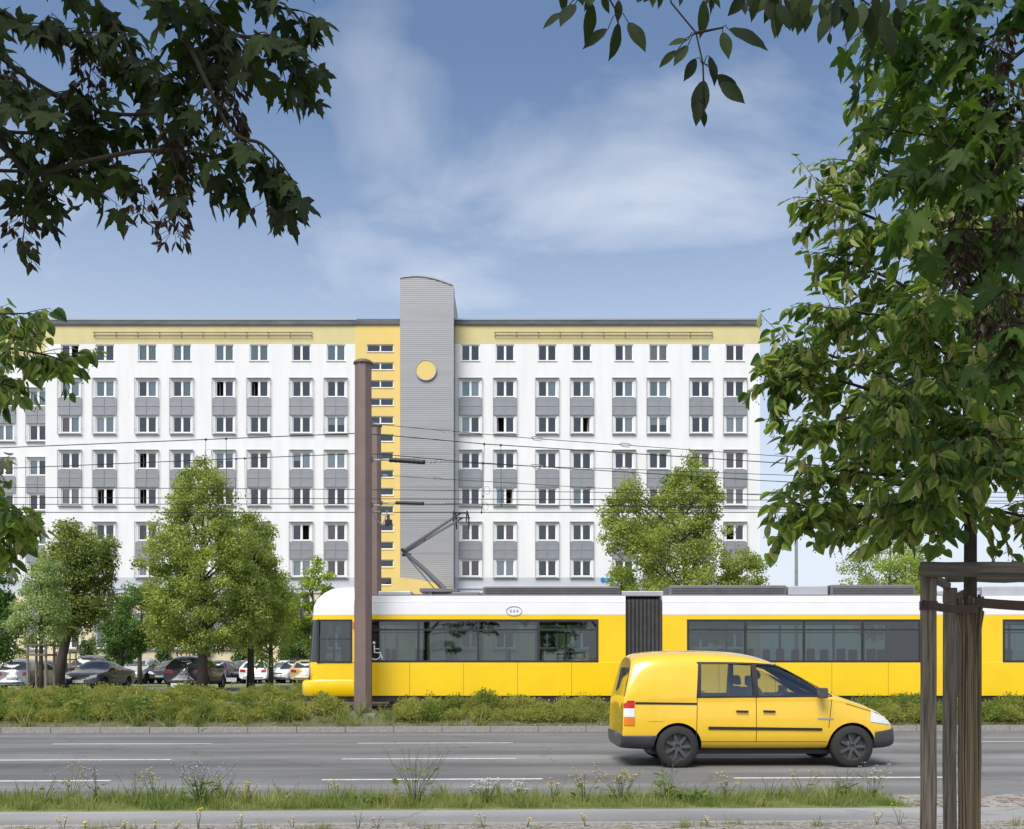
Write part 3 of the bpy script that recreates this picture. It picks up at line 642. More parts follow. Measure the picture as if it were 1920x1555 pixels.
def section(p0, p1, wins, num=None):
    for s, yy in ((-1, NY), (1, FYR)):
        def slab(a, b, pb, pt, nm, mat, off=0.0, th=.06, **k):
            y0, y1 = (yy - off, yy + th) if s < 0 else (yy - th, yy + off)
            return to(MB().box(tx(a), tx(b), y0, y1, tz(pb), tz(pt)), nm, mat, **k)
        slab(p0, p1, 1305, 1242, 'lower_panel', 'tramyel', .012, bevel=.008)
        slab(p0, p1, 1316.5, 1305.2, 'skirt', 'tramblack', -.03)
        slab(p0, p1, 1162, 1153.2, 'yellow_stripe', 'tramyel', .006)
        slab(p0, p1, 1153, 1130.5, 'white_upper_panel', 'tramwhite', .008, bevel=.006)
        slab(p0, p1, 1129.8, 1118, 'roof_cove', 'tramwhite', -.02)
        e = p0
        for a, b, nd in wins:
            if a > e: slab(e, a, 1242, 1162, 'pillar', 'tramyel', .004)
            e = b
            y0, y1 = (yy - .014, yy + .05) if s < 0 else (yy - .05, yy + .014)
            m = MB().box(tx(a), tx(b), y0, y1, tz(1242.4), tz(1238.6)).box(tx(a), tx(b), y0, y1, tz(1166), tz(1161.6)).box(tx(a), tx(a + 4), y0, y1, tz(1238.6), tz(1166)).box(tx(b - 4), tx(b), y0, y1, tz(1238.6), tz(1166))
            m.box(tx(a + 4), tx(b - 4), y0 + .004, y1 - .004, tz(1182.5), tz(1179.5))
            for i in range(1, nd):
                c = a + (b - a) * i / nd; m.box(tx(c - 2), tx(c + 2), y0 + .002, y1 - .002, tz(1238.6), tz(1182.5)); m.box(tx(c - 2), tx(c + 2), y0 + .002, y1 - .002, tz(1179.5), tz(1166))
            w = to(m, 'window', 'tramblack')
            for i in range(nd):
                c0, c1 = a + (b - a) * i / nd, a + (b - a) * (i + 1) / nd
                for q0, q1 in ((1239, 1182), (1180, 1165.5)):
                    to(MB().quad((tx(c0 + 2), yy, tz(q0)), (tx(c1 - 2), yy, tz(q0)), (tx(c1 - 2), yy, tz(q1)), (tx(c0 + 2), yy, tz(q1))), 'pane', 'tramglass', w)
        if p1 > e: slab(e, p1, 1242, 1162, 'pillar', 'tramyel', .004)
    for yy, s in ((NY - .0125, -1), (FYR + .0125, 1)):
        for i in range(1, 5):
            c = p0 + (p1 - p0) * i / 5; to(MB().box(tx(c) - .004, tx(c) + .004, yy - .001, yy + .001, tz(1304.5), tz(1243)), 'panel_seam', 'tramblack')
    to(MB().box(tx(p0), tx(p1), NY + .07, FYR - .07, tz(1312), tz(1290)), 'floor', 'tramgrey')
    to(MB().box(tx(p0), tx(p1), NY + .08, FYR - .08, tz(1129), tz(1117)), 'roof', 'tramwhite')
    for xx in (p0, p1 - 3): to(MB().box(tx(xx), tx(xx + 3), NY + .062, NY + .5, tz(1289), tz(1130)).box(tx(xx), tx(xx + 3), FYR - .5, FYR - .062, tz(1289), tz(1130)), 'end_frame', 'inter')
    x = p0 + 55; k = 0
    while x < p1 - 40:
        for yy in (NY + .45, FYR - .45):
            o = to(MB().box(tx(x), tx(x + 30), yy - .25, yy + .25, tz(1266), tz(1260)).box(tx(x - 3), tx(x + 4), yy - .25, yy + .25, tz(1262), tz(1216)), 'passenger_seat', 'seat', bevel=.03)
        if k % 2 == 0: to(MB().tube([(tx(x - 6), YC - .45, tz(1290)), (tx(x - 6), YC - .45, tz(1130))], .018, 6), 'grab_pole', 'tramyel')
        x += 58; k += 1
section(667, 1173, [(672, 1122, 4)]); section(1242, 1771, [(1288, 1727, 4)]); section(1841, 2420, [(1880, 2360, 5)])
def bellow(p0, p1):
    m = MB(); n = 9; pts = []
    for i in range(2 * n + 1): pts.append((p0 + (p1 - p0) * i / (2 * n), .03 if i % 2 == 0 else .12))
    vs = []; 
    for p, ins in pts: vs += [(tx(p), NY + ins, tz(1308)), (tx(p), NY + ins, tz(1124)), (tx(p), FYR - ins, tz(1124)), (tx(p), FYR - ins, tz(1308))]
    m.add(vs, [(4 * i + a, 4 * i + 4 + a, 4 * i + 4 + (a + 1) % 4, 4 * i + (a + 1) % 4) for i in range(2 * n) for a in range(4)])
    to(m, 'bellows', 'bellows')
    to(MB().box(tx(p0 - 6), tx(p1 + 6), NY + .25, FYR - .25, tz(1117), tz(1107)), 'joint_cover', 'tramlight', bevel=.02)
bellow(1174, 1241); bellow(1772, 1840)
to(MB().box(tx(2420), tx(2424), NY + .05, FYR - .05, tz(1312), tz(1120)), 'tail_panel', 'tramyel')
# roof equipment
def eq(a, b, pt, ins, mat, nm='roof_box', pb=1116.5): return to(MB().box(tx(a), tx(b), NY + ins, FYR - ins, tz(pb), tz(pt)), nm, mat, bevel=.03)
eq(905, 1165, 1098, .28, 'tramgrey'); eq(1258, 1480, 1096, .26, 'tramgrey'); eq(1484, 1560, 1097, .3, 'tramlight'); eq(1564, 1724, 1095, .26, 'tramgrey')
eq(1852, 2010, 1098, .3, 'tramlight'); eq(2030, 2300, 1096, .26, 'tramgrey'); eq(705, 768, 1106, .4, 'tramlight'); eq(845, 898, 1108, .35, 'tramgrey')
for a, b in ((905, 1165), (1258, 1480), (1564, 1724)):
    m = MB()
    for i in range(5): m.box(tx(a + 4), tx(b - 4), NY + .235, NY + .27, tz(1114 - 3 * i), tz(1112.6 - 3 * i))
    to(m, 'cooling_louvre', 'tramgrey')
to(MB().box(tx(668), tx(1172), NY + .11, NY + .14, tz(1117), tz(1114.5)), 'roof_rail', 'tramgrey'); to(MB().box(tx(1243), tx(1770), NY + .11, NY + .14, tz(1117), tz(1114.5)), 'roof_rail', 'tramgrey')
# wheels and bogies glimpsed below the skirt
for px in (745, 880, 1340, 1650, 1950, 2250):
    for yy in (25.76, 27.24): to(MB().lathe_y([(0, -.06), (.30, -.06), (.31, .06), (0, .06)], 20, (tx(px), yy, .46 + .31)), 'wheel', 'tramblack')
# pantograph
S2 = F / YC
def tp(px, py, dy=0): return (X(px, YC), YC + dy, Z(py, YC))
pan = to(MB().box(X(790, YC), X(860, YC), YC - .5, YC + .5, Z(1112, YC), Z(1106, YC)).box(X(806, YC), X(812, YC), YC - .45, YC + .45, Z(1118, YC), Z(1106, YC)).box(X(845, YC), X(851, YC), YC - .45, YC + .45, Z(1118, YC), Z(1106, YC)), 'pantograph', 'tramgrey')
to(MB().tube([tp(834, 1106), tp(800, 1072), tp(757, 1034)], [.075, .065, .05], 8), 'lower_arm', 'tramgrey', pan)
to(MB().tube([tp(816, 1106, .12), tp(762, 1043, .12)], .012, 5), 'control_rod', 'tramblack', pan)
to(MB().tube([tp(757, 1034, -.35), tp(757, 1034, .35)], .045, 8).tube([tp(753, 1040, .1), tp(770, 1040, .1)], .04, 6), 'knee_joint', 'tramblack', pan)
m = MB()
for s in (-1, 1): m.tube([tp(757, 1034, s * .08), tp(857, 972, s * .42)], [.045, .032], 6)
m.tube([tp(795, 1010, -.21), tp(795, 1010, .21)], .02, 5).tube([tp(762, 1037), tp(850, 982)], .012, 5)
to(m, 'upper_arm', 'tramgrey', pan)
m = MB()
for px in (853, 877): m.tube([tp(px, 985, -.75), tp(px, 968, -.6), tp(px, 963.5, -.42), tp(px, 963, .42), tp(px, 968, .6), tp(px, 985, .75)], .022, 6)
for s in (-.42, .42): m.tube([tp(850, 967, s), tp(880, 967, s)], .018, 5); m.tube([tp(857, 972, s), tp(865, 968, s)], .02, 5)
to(m, 'collector_head', 'tramblack', pan)
# writing and marks
def mark(me, name, x, y, z): 
    return inst(me, name, tram, Vector((x, y, z)) - TO, (R(90), 0, 0))
mark(text_mesh('1254', .13, 'tramlight'), 'fleet_number', tx(606), NY + .018, tz(1311.2)); mark(text_mesh('1254', .10, 'tramgrey'), 'fleet_number', tx(1010), NY + .024, tz(1311))
m = MB(); pts = []
for i in range(21):
    t = 2 * math.pi * i / 20; pts.append((tx(964) + .20 * math.cos(t), NY - .012, tz(1146) + .12 * math.sin(t)))
m.tube(pts, .012, 5)
for i in (-1, 0, 1): m.box(tx(964) + i * .085 - .025, tx(964) + i * .085 + .025, NY - .014, NY - .009, tz(1146) - .035, tz(1146) + .035)
to(m, 'round_emblem', 'tramlight')
wc = MB(); cx_, cz_ = tx(704), tz(1226)     # wheelchair symbol on the first window
wc.tube([(cx_ + .13 * math.cos(t), NY - .006, cz_ - .02 + .13 * math.sin(t)) for t in [math.pi * .75 + i * .28 for i in range(17)]], .014, 5)
wc.tube([(cx_ - .03, NY - .006, cz_ + .22), (cx_ - .02, NY - .006, cz_ + .03), (cx_ + .12, NY - .006, cz_ + .02), (cx_ + .18, NY - .006, cz_ - .13)], .018, 5).tube([(cx_ - .03, NY - .006, cz_ + .13), (cx_ + .1, NY - .006, cz_ + .12)], .014, 5)
wc.ball((cx_ - .035, NY - .006, cz_ + .28), .035, 1, .3, 1)
to(wc, 'wheelchair_symbol', 'tramwhite')

# ------------------------------------------------------------------ masts and overhead wires
def mast(px, d, ptop, z0, wpx, label):
    s = F / d; x = X(px, d); r = wpx / s / 2 * 1.06; zt = Z(ptop, d)
    root = tag(empty('catenary_mast', (x, d, z0)), label, 'mast', 'tram wire masts')
    MB().tube([(0, 0, 0), (0, 0, zt - z0)], [r * 1.06, r * .97], 8, ph=math.pi / 8).build('shaft', 'mast', root)
    MB().tube([(0, 0, zt - z0), (0, 0, zt - z0 + .04), (0, 0, zt - z0 + .09)], [r * 1.12, r * 1.12, r * .8], 20).build('cap', 'mast', root)
    MB().box(-r * 1.6, r * 1.6, -r * 1.6, r * 1.6, -.1, .03).build('base_plate', 'steel', root)
    for sx in (-1, 1):
        for sy in (-1, 1): MB().tube([(sx * r * 1.3, sy * r * 1.3, .03), (sx * r * 1.3, sy * r * 1.3, .09)], .025, 6).build('anchor_bolt', 'steel', root)
    return root, x, zt, r
m1, mx1, _, mr1 = mast(681, 24.65, 683, .36, 31, 'tall brown octagonal steel mast standing in front of the tram')
m2, mx2, _, mr2 = mast(704, 31.9, 800, .38, 21, 'brown steel mast standing half hidden behind the taller one')
MB().ball((0, -mr1 * 1.0, 1.15), .012).build('bolt_head', 'steel', m1)
def clamp(root, d, pys, r):
    for py in pys:
        z = Z(py, d) - root.location.z
        MB().box(r * .8, r * 1.05 + .02, -.05, .05, z - .06, z + .06).build('bracket', 'rimdark', root)
        MB().tube([(r + .02, 0, z), (r + .12, 0, z), (r + .2, 0, z - .01)], .022, 6).build('eye_bolt', 'steel', root)
clamp(m1, 24.65, (795, 862, 947), mr1); clamp(m2, 31.9, (891, 943), mr2)
WD = 26.5
def wire(pts, d, label, r=.010, acc=None):
    p = [P(x, y, d + (0 if len(q) < 3 else q[2])) for q in pts for x, y in (q[:2],)]
    fine = []
    for i in range(len(p) - 1):
        for k in range(6): fine.append(p[i].lerp(p[i + 1], k / 6))
    fine.append(p[-1])
    o = MB().tube(fine, r, 5).build('overhead_wire', 'wire')
    tag(o, label, 'wire', 'overhead tram wires'); return o
wire([(-600, 961), (2600, 961)], WD, 'lowest straight contact wire, touched by the pantograph', .011)
wire([(-600, 947), (665, 945), (1440, 951), (2600, 962)], WD + 3.1, 'straight wire just above the contact wire, far track', .011)
wire([(-600, 931), (0, 933), (665, 935.5), (1440, 938), (2600, 943)], WD + .4, 'second straight wire counted from the top of the four level ones', .010)
wire([(-600, 912), (0, 914), (665, 918), (1440, 927), (2600, 942)], WD + 3.4, 'topmost of the four level wires, crossing the tower', .010)
wire([(-600, 866), (0, 840), (665, 813), (720, 816), (911, 833), (1440, 867), (2600, 935)], WD, 'upper sagging carrier wire running through behind the tall mast', .012)
wire([(-600, 905), (0, 879), (665, 851), (715, 852), (870, 866), (1007, 875), (1440, 902), (2600, 960)], WD + 3.1, 'lower sagging carrier wire running through behind both masts', .012)
wA = wire([(697, 795), (836, 808), (1007, 823), (1173, 835), (1440, 854), (2600, 925)], 24.8, 'thin span wire with turnbuckles leaving the tall mast near its middle', .008)
wB = wire([(830, 866), (1007, 875), (1173, 880), (1440, 890), (2600, 930)], 24.8, 'thin span wire running on from the larger black insulator', .008)
wC = wire([(716, 891), (820, 898), (961, 906), (1107, 915), (1440, 929), (2600, 970)], 31.9, 'thin span wire with turnbuckles leaving the rear mast', .009)
wD = wire([(834, 944), (1007, 947), (1440, 955), (2600, 978)], 31.9, 'thin span wire running on from the smaller black insulator', .009)
def turnbuckle(px, py, d, parent, L=.3):
    c = P(px, py, d); k = L / 2; m = MB()
    m.tube([c + Vector((-k, 0, .03)), c + Vector((-k * .5, 0, .055)), c + Vector((k * .5, 0, .035)), c + Vector((k, 0, .0))], .012, 5)
    m.tube([c + Vector((-k, 0, .03)), c + Vector((-k * .5, 0, -.03)), c + Vector((k * .5, 0, -.05)), c + Vector((k, 0, .0))], .012, 5)
    m.build('turnbuckle', 'steel', parent)
for px, py in ((836, 808), (1007, 823), (1173, 835)): turnbuckle(px, py, 24.8, wA)
for px, py in ((1007, 875), (1173, 880)): turnbuckle(px, py, 24.8, wB)
for px, py in ((820, 898), (961, 906), (1107, 915)): turnbuckle(px, py, 31.9, wC, .35)
def insulator(a, b, c, d_, dep, r, label):
    o = MB(); L = []; A, B = P(*b, dep), P(*c, dep); n = 16
    for i in range(n + 1): L.append(A.lerp(B, i / n))
    o.tube(L, [r * (1.0 if i % 2 else .86) for i in range(n + 1)], 10)
    ob = o.build('insulator', 'insul', None, True); tag(ob, label, 'insulator', 'span wire insulators')
    m = MB().tube([P(*a, dep), A], .012, 5); m.ball(A, .05, .8, .8, .8); m.build('link_rod', 'steel', ob)
    m = MB().tube([B, P(*d_, dep)], .012, 5)
    for t in (.3, .5, .8): m.ball(B.lerp(P(*d_, dep), t), .035)
    m.build('link_rod', 'steel', ob)
insulator((701, 861), (730, 862.5), (797, 867), (832, 866), 24.8, .062, 'larger black rod insulator beside the tall mast')
insulator((720, 942.5), (742, 943), (795, 944.5), (834, 944), 31.9, .062, 'smaller black rod insulator beside the rear mast')
# droppers
for i, (px, y0, y1, d) in enumerate(((386, 824.5, 861, WD), (424, 823, 930, WD), (443, 861, 939, WD + 3.1), (459, 860, 930, WD + 3.1), (908, 833, 931, WD), (939, 835, 947, WD), (905, 869, 961, WD + .02))):
    a, b = P(px, y0, d), P(px + (1 if i % 2 else -2), y1, d)
    m = MB().tube([a, b], .006, 4); m.ball(a, .035, 1, .6, 1); m.ball(b, .03, .7, .6, 1.4)
    c = b + Vector((.10, 0, .16)); m.tube([c + Vector((.08 * math.cos(t), 0, .11 * math.sin(t))) for t in [j * .6 for j in range(12)]], .004, 4)
    tag(m.build('dropper', 'wire'), ['short dropper wire hanging above the big left tree', 'long dropper wire hanging above the big left tree', 'dropper wire with loop right of the big left tree top', 'rightmost dropper wire between the left tree and the mast',
        'dropper wire hanging just right of the grey tower', 'long dropper wire over the second window column right of the tower', 'dropper wire ending right above the pantograph head'][i], 'wire', 'dropper wires')
# feeder cable with switch box on the rear mast
m = MB().tube([P(698, 960, 24.9), P(706, 975, 25.6), P(717, 985, 27), P(724, 968, 29), P(726, 958, 31.5)], .018, 6)
sw = m.build('feeder_cable', 'steel'); tag(sw, 'pale looping feeder cable between the two brown masts', 'cable')
c = P(728, 975, 31.4)
sb = tag(empty('section_switch', c), 'small dark switch gear hanging beside the rear mast', 'switch')
MB().box(-.10, .12, -.08, .08, -.16, .0).build('switch_body', 'black', sb); MB().tube([(0, 0, 0), (0, 0, .16)], .05, 8).tube([(-.02, 0, -.16), (-.02, 0, -.26)], .04, 8).build('porcelain', 'rimdark', sb)
MB().tube([(-.08, 0, .1), (-.26, 0, .25), (-.45, .1, .26)], .02, 5).build('arm', 'steel', sb)
# thin far mast right of the building
lp = tag(empty('lamp_post', (X(1493, 60), 60, .4)), 'slim grey green post rising behind the tram right of the building', 'lamp post')
MB().tube([(0, 0, 0), (0, 0, 4), (0, 0, Z(960, 60) - .4)], [.13, .11, .08], 10).build('pole', 'lampgreen', lp)
MB().tube([(0, 0, Z(960, 60) - .42), (0, -.3, Z(955, 60) - .4), (0, -1.2, Z(953, 60) - .4)], .05, 6).build('arm', 'lampgreen', lp)
MB().box(-.14, .14, -1.7, -1.1, Z(953, 60) - .46, Z(953, 60) - .36).build('lamp_head', 'lampgreen', lp)

# ------------------------------------------------------------------ vehicles
def ring(st):
    xb, xm, xr, zb, zm, zr, w, wr = st
    hp = [(0, zb), (.80 * w, zb), (.96 * w, zb + .10 * (zm - zb)), (w, zb + .42 * (zm - zb)), (w * .992, zb + .8 * (zm - zb)), (w * .965, zm), (w * .93 + .07 * wr, zm + .10 * (zr - zm)),
          (wr + .12 * (w - wr), zm + .80 * (zr - zm)), (wr * .84, zr - .08 * (zr - zm)), (wr * .45, zr), (0, zr + .004)]
    def xx(z): return xb + (xm - xb) * (z - zb) / (zm - zb) if z <= zm else xm + (xr - xm) * (z - zm) / max(zr - zm, 1e-4)
    left = [(xx(z), y, z) for y, z in hp]
    return left + [(x, -y, z) for x, y, z in left[-2:0:-1]]
def loft(stations, lev):
    rings = [ring(s) for s in stations]; n = len(rings[0]); m = MB()
    m.add([v for r in rings for v in r], [(i * n + k, i * n + (k + 1) % n, (i + 1) * n + (k + 1) % n, (i + 1) * n + k) for i in range(len(rings) - 1) for k in range(n)])
    m.f += [tuple(range(n - 1, -1, -1)), tuple(range((len(rings) - 1) * n, len(rings) * n))]
    return m
def evaluated(o):
    dg = bpy.context.evaluated_depsgraph_get(); dg.update()
    return bpy.data.meshes.new_from_object(o.evaluated_get(dg))
def body_mesh(stations, mat, lev, cutters):
    o = loft(stations, lev).build('tmp', mat); s = o.modifiers.new('s', 'SUBSURF'); s.levels = lev; s.render_levels = lev
    tmp = []
    for cmb_ in cutters:
        c = cmb_.build('tmpc', 'black'); tmp.append(c)
        b = o.modifiers.new('b', 'BOOLEAN'); b.operation = 'DIFFERENCE'; b.object = c; b.solver = 'EXACT'; b.material_mode = 'TRANSFER'
    bpy.context.view_layer.update()
    me = evaluated(o)
    for t in tmp + [o]: bpy.data.objects.remove(t)
    me.polygons.foreach_set('use_smooth', [True] * len(me.polygons)); me.set_sharp_from_angle(angle=R(38))
    return me
def split(me, pred, mat, planes=()):
    """move the faces for which pred(centre) holds into a mesh of their own"""
    a = bmesh.new(); a.from_mesh(me)
    for co, no in planes: bmesh.ops.bisect_plane(a, geom=a.verts[:] + a.edges[:] + a.faces[:], plane_co=co, plane_no=no)
    b = a.copy()
    bmesh.ops.delete(a, geom=[f for f in a.faces if pred(f.calc_center_median())], context='FACES')
    bmesh.ops.delete(b, geom=[f for f in b.faces if not pred(f.calc_center_median())], context='FACES')
    m2 = bpy.data.meshes.new('p'); b.to_mesh(m2); a.to_mesh(me); a.free(); b.free()
    m2.materials.append(MT[mat]); m2.set_sharp_from_angle(angle=R(38)); return m2
class Skin:
    def __init__(s, me):
        bm = bmesh.new(); bm.from_mesh(me); bmesh.ops.triangulate(bm, faces=bm.faces); s.t = BVHTree.FromBMesh(bm); bm.free()
    def hit(s, ax, u, v, sg):
        if ax == 'side': o, d = Vector((u, sg * 3, v)), Vector((0, -sg, 0))
        elif ax == 'end': o, d = Vector((sg * 8, u, v)), Vector((-sg, 0, 0))
        else: o, d = Vector((u, v, 4)), Vector((0, 0, -1))
        h = s.t.ray_cast(o, d); return h[0], h[1], -d
    def patch(s, ax, q, sg=1, off=.004, nu=8, nv=4):
        """a piece laid on the body: q = four corners (u, v), or bottom and top polylines"""
        if len(q) == 4: q = ([q[0], q[1]], [q[3], q[2]])
        def at(pl, t):
            k = t * (len(pl) - 1); i = min(int(k), len(pl) - 2); f = k - i
            return (pl[i][0] * (1 - f) + pl[i + 1][0] * f, pl[i][1] * (1 - f) + pl[i + 1][1] * f)
        vs = []; last = None
        for j in range(nv + 1):
            for i in range(nu + 1):
                a, b = at(q[0], i / nu), at(q[1], i / nu); t = j / nv; u, v = a[0] * (1 - t) + b[0] * t, a[1] * (1 - t) + b[1] * t
                p, nn, dd = s.hit(ax, u, v, sg)
                if p is None: p = last if last is not None else Vector((0, 0, 0)); nn = dd
                else: last = p
                vs.append(p + (dd * .5 + nn * .5) * off)
        w = nu + 1
        return MB().add(vs, [(j * w + i, j * w + i + 1, (j + 1) * w + i + 1, (j + 1) * w + i) for j in range(nv) for i in range(nu)])
def wheel(root, x, y, r, sg, rimmat, wd=.2, spokes=5):
    w = empty('wheel', (x, y, r), root)
    MB().lathe_y([(r * .66, -wd / 2), (r * .93, -wd / 2), (r, -wd / 2 + .03), (r, wd / 2 - .03), (r * .93, wd / 2), (r * .66, wd / 2), (r * .66, -wd / 2)], 32).build('tyre', 'tyre', w, True)
    yo = sg * (wd / 2 - .03)
    m = MB().lathe_y([(0, yo * .55), (r * .2, yo * .6), (r * .3, yo * .2), (r * .6, yo * .2), (r * .64, yo), (r * .67, yo)], 32)
    for k in range(spokes):
        a = 2 * math.pi * k / spokes; c, s_ = math.cos(a), math.sin(a); h = r * .07
        pts = [(r * .12 * c - h * s_, r * .12 * s_ + h * c), (r * .62 * c - h * s_, r * .62 * s_ + h * c), (r * .62 * c + h * s_, r * .62 * s_ - h * c), (r * .12 * c + h * s_, r * .12 * s_ - h * c)]
        m.prism(pts, min(yo * .5, yo * .95), max(yo * .5, yo * .95))
    m.build('rim', rimmat, w)
def arches(wx, r, w):
    out_ = []
    for x in wx:
        for s in (-1, 1):
            out_.append(MB().tube([(x, s * (w - .28), r * .98), (x, s * (w + .3), r * .98)], r * 1.17, 28))
    return out_
def finish_body(me, mats, name, root):
    o = bpy.data.objects.new(name, me); return link(o, root)

# --- delivery van
VD = 15.15; VS = F / VD
van = tag(empty('delivery_van', SP(X(1157, VD), 16.05, 0.0)), 'yellow delivery van with grey bumpers driving right on the road', 'van')
van.rotation_euler = (0, 0, YAW * .6)
VST = [(.05, .07, .22, .36, 1.00, 1.64, .80, .60), (.0, .02, .19, .31, 1.00, 1.72, .87, .68), (.08, .10, .30, .29, 1.00, 1.78, .895, .73), (.55, .55, .58, .27, 1.02, 1.82, .90, .755), (1.25, 1.25, 1.25, .26, 1.03, 1.83, .90, .755),
       (1.9, 1.9, 1.88, .26, 1.03, 1.805, .90, .75), (2.4, 2.4, 2.3, .26, 1.03, 1.725, .90, .735), (2.85, 2.9, 2.7, .26, 1.05, 1.54, .90, .71), (3.2, 3.28, 3.08, .26, 1.05, 1.29, .90, .72), (3.45, 3.5, 3.40, .27, 1.02, 1.11, .895, .75),
       (3.85, 3.85, 3.83, .28, .92, .985, .88, .72), (4.15, 4.12, 4.08, .29, .79, .86, .84, .64), (4.31, 4.27, 4.22, .32, .67, .74, .74, .54), (4.36, 4.32, 4.28, .36, .62, .67, .62, .44)]
WINA = [(1.22, 1.10), (2.06, 1.10), (2.06, 1.60), (1.26, 1.62)]
WINB = [(2.13, 1.10), (3.24, 1.115), (2.86, 1.38), (2.62, 1.52), (2.42, 1.58), (2.13, 1.60)]
cut = arches((.88, 3.60), .325, .90) + [MB().prism([(1.2, .46), (3.05, .46), (3.05, 1.12), (2.62, 1.50), (2.35, 1.60), (1.2, 1.66)], -.69, .69), MB().prism(WINA, -1.5, 1.5), MB().prism(WINB, -1.5, 1.5), MB().prism([(2.50, 1.50), (3.0, 1.10), (3.46, 1.155), (2.62, 1.72)], -.57, .57)]
vskin_full = Skin(body_mesh(VST, 'vanyel', 3, []))
vme = body_mesh(VST, 'vanyel', 3, cut)
fb = split(vme, lambda c: c.x > 3.96 and c.z < .60 - (4.36 - c.x) * .12, 'plastic', [((4.36, 0, .60), (-.12, 0, 1)), ((3.96, 0, 0), (1, 0, 0))]); rb = split(vme, lambda c: c.x < .60 and c.z < .50, 'plastic', [((0, 0, .50), (0, 0, 1)), ((.60, 0, 0), (1, 0, 0))])
finish_body(vme, None, 'body', van)
for nm, me_ in (('front_bumper', fb), ('rear_bumper', rb)):
    o = inst(me_, nm, van); sm = o.modifiers.new('s', 'SOLIDIFY'); sm.thickness = .02; sm.offset = 1
for sg in (-1, 1):
    K = vskin_full
    g = K.patch('side', ([(1.22, 1.10), (2.06, 1.10)], [(1.26, 1.62), (2.06, 1.60)]), sg, -.012).build('side_window', 'vanglass', van, True)
    K.patch('side', ([(2.13, 1.10), (2.6, 1.105), (2.95, 1.11), (3.24, 1.115)], [(2.13, 1.60), (2.42, 1.58), (2.86, 1.38), (3.235, 1.13)]), sg, -.012, 14, 6).build('door_window', 'vanglass', van, True)
    def P_(q, nm, mat, off=.005, nu=8, nv=3): return K.patch('side', q, sg, off, nu, nv).build(nm, mat, van, True)
    P_(([(2.055, 1.085), (2.135, 1.085)], [(2.055, 1.625), (2.135, 1.615)]), 'window_pillar', 'black', .006, 3, 8)
    P_(([(1.19, 1.08), (3.3, 1.095)], [(1.19, 1.105), (3.3, 1.12)]), 'window_trim', 'black', .004, 24, 2)
    P_(([(1.2, 1.61), (1.7, 1.605), (2.1, 1.60)], [(1.2, 1.64), (1.7, 1.635), (2.1, 1.625)]), 'window_trim', 'black', .004, 14, 2)
    P_(([(2.1, 1.595), (2.42, 1.575), (2.64, 1.51), (2.88, 1.37), (3.25, 1.12)], [(2.1, 1.625), (2.45, 1.60), (2.68, 1.525), (2.92, 1.38), (3.30, 1.12)]), 'window_trim', 'black', .004, 24, 2)
    P_(([(1.17, 1.08), (1.235, 1.08)], [(1.22, 1.64), (1.27, 1.64)]), 'window_trim', 'black', .004, 3, 8)
    P_([(1.35, .595), (3.12, .575), (3.12, .615), (1.35, .64)], 'rub_strip', 'black', .014, 20, 2)
    if sg < 0: P_([(.22, .985), (1.18, .975), (1.18, 1.005), (.22, 1.018)], 'sliding_door_rail', 'black', .008, 12, 2)
    for x0 in (1.78, 2.20): P_([(x0, .855), (x0 + .19, .850), (x0 + .19, .885), (x0, .89)], 'door_handle', 'black', .028, 6, 3)
    for x0, zb, zt, lean in ((1.16, .42, 1.08, .02), (2.095, .40, 1.085, 0), (3.22, .62, 1.10, .06)): P_(([(x0, zb), (x0 + .010, zb)], [(x0 + lean, zt), (x0 + lean + .010, zt)]), 'door_seam', 'black', .002, 1, 10)
    P_(([(3.50, .985), (4.12, .80)], [(3.50, .995), (4.12, .808)]), 'bonnet_seam', 'black', .003, 12, 1)
    P_([(.42, .72), (.66, .72), (.66, .90), (.42, .90)], 'fuel_flap', 'vanyel', .006, 4, 4) if sg < 0 else None
    P_(([(1.25, .40), (3.2, .395)], [(1.25, .408), (3.2, .403)]), 'sill_seam', 'black', .002, 20, 1)
    for z0, z1, mt in ((.92, 1.04, 'lampred'), (.79, .92, 'lampwhite'), (.66, .79, 'lamporange')): P_([(.045, z0), (.21, z0), (.21, z1), (.05, z1)], 'tail_lamp', mt, .012, 5, 3)
    P_(([(3.88, .71), (4.22, .66)], [(3.90, .90), (4.17, .79)]), 'headlight', 'lampwhite', .010, 6, 4)
    P_([(3.05, .745), (3.30, .74), (3.30, .765), (3.05, .77)], 'side_badge', 'chrome', .006, 4, 1)
    m = MB().tube([(3.12, sg * .86, 1.10), (3.10, sg * .98, 1.13)], .03, 6); m.box(3.02, 3.14, min(sg * .96, sg * 1.12), max(sg * .96, sg * 1.12), 1.08, 1.24); m.build('door_mirror', 'plastic', van, bevel=.02)
    for x in (.88, 3.60): wheel(van, x, sg * .80, .325, sg, 'rimdark', .20, 7)
K.patch('end', [(-.58, 1.10), (.58, 1.10), (.50, 1.55), (-.50, 1.55)], -1, .006).build('rear_window', 'carglass', van, True)
K.patch('end', [(-.62, 1.13), (.62, 1.13), (.58, 1.60), (-.58, 1.60)], 1, .003, 10, 6).build('windscreen', 'vanglass', van, True)
for z in (.47, .54, .61): K.patch('end', [(-.5, z), (.5, z), (.5, z + .03), (-.5, z + .03)], 1, .012).build('grille_slat', 'black', van, True)
K.patch('end', [(-.26, .40), (.26, .40), (.26, .50), (-.26, .50)], -1, .02).build('number_plate', 'plate', van)
MB().box(.5, 3.9, -.7, .7, .20, .27).build('underbody', 'black', van)
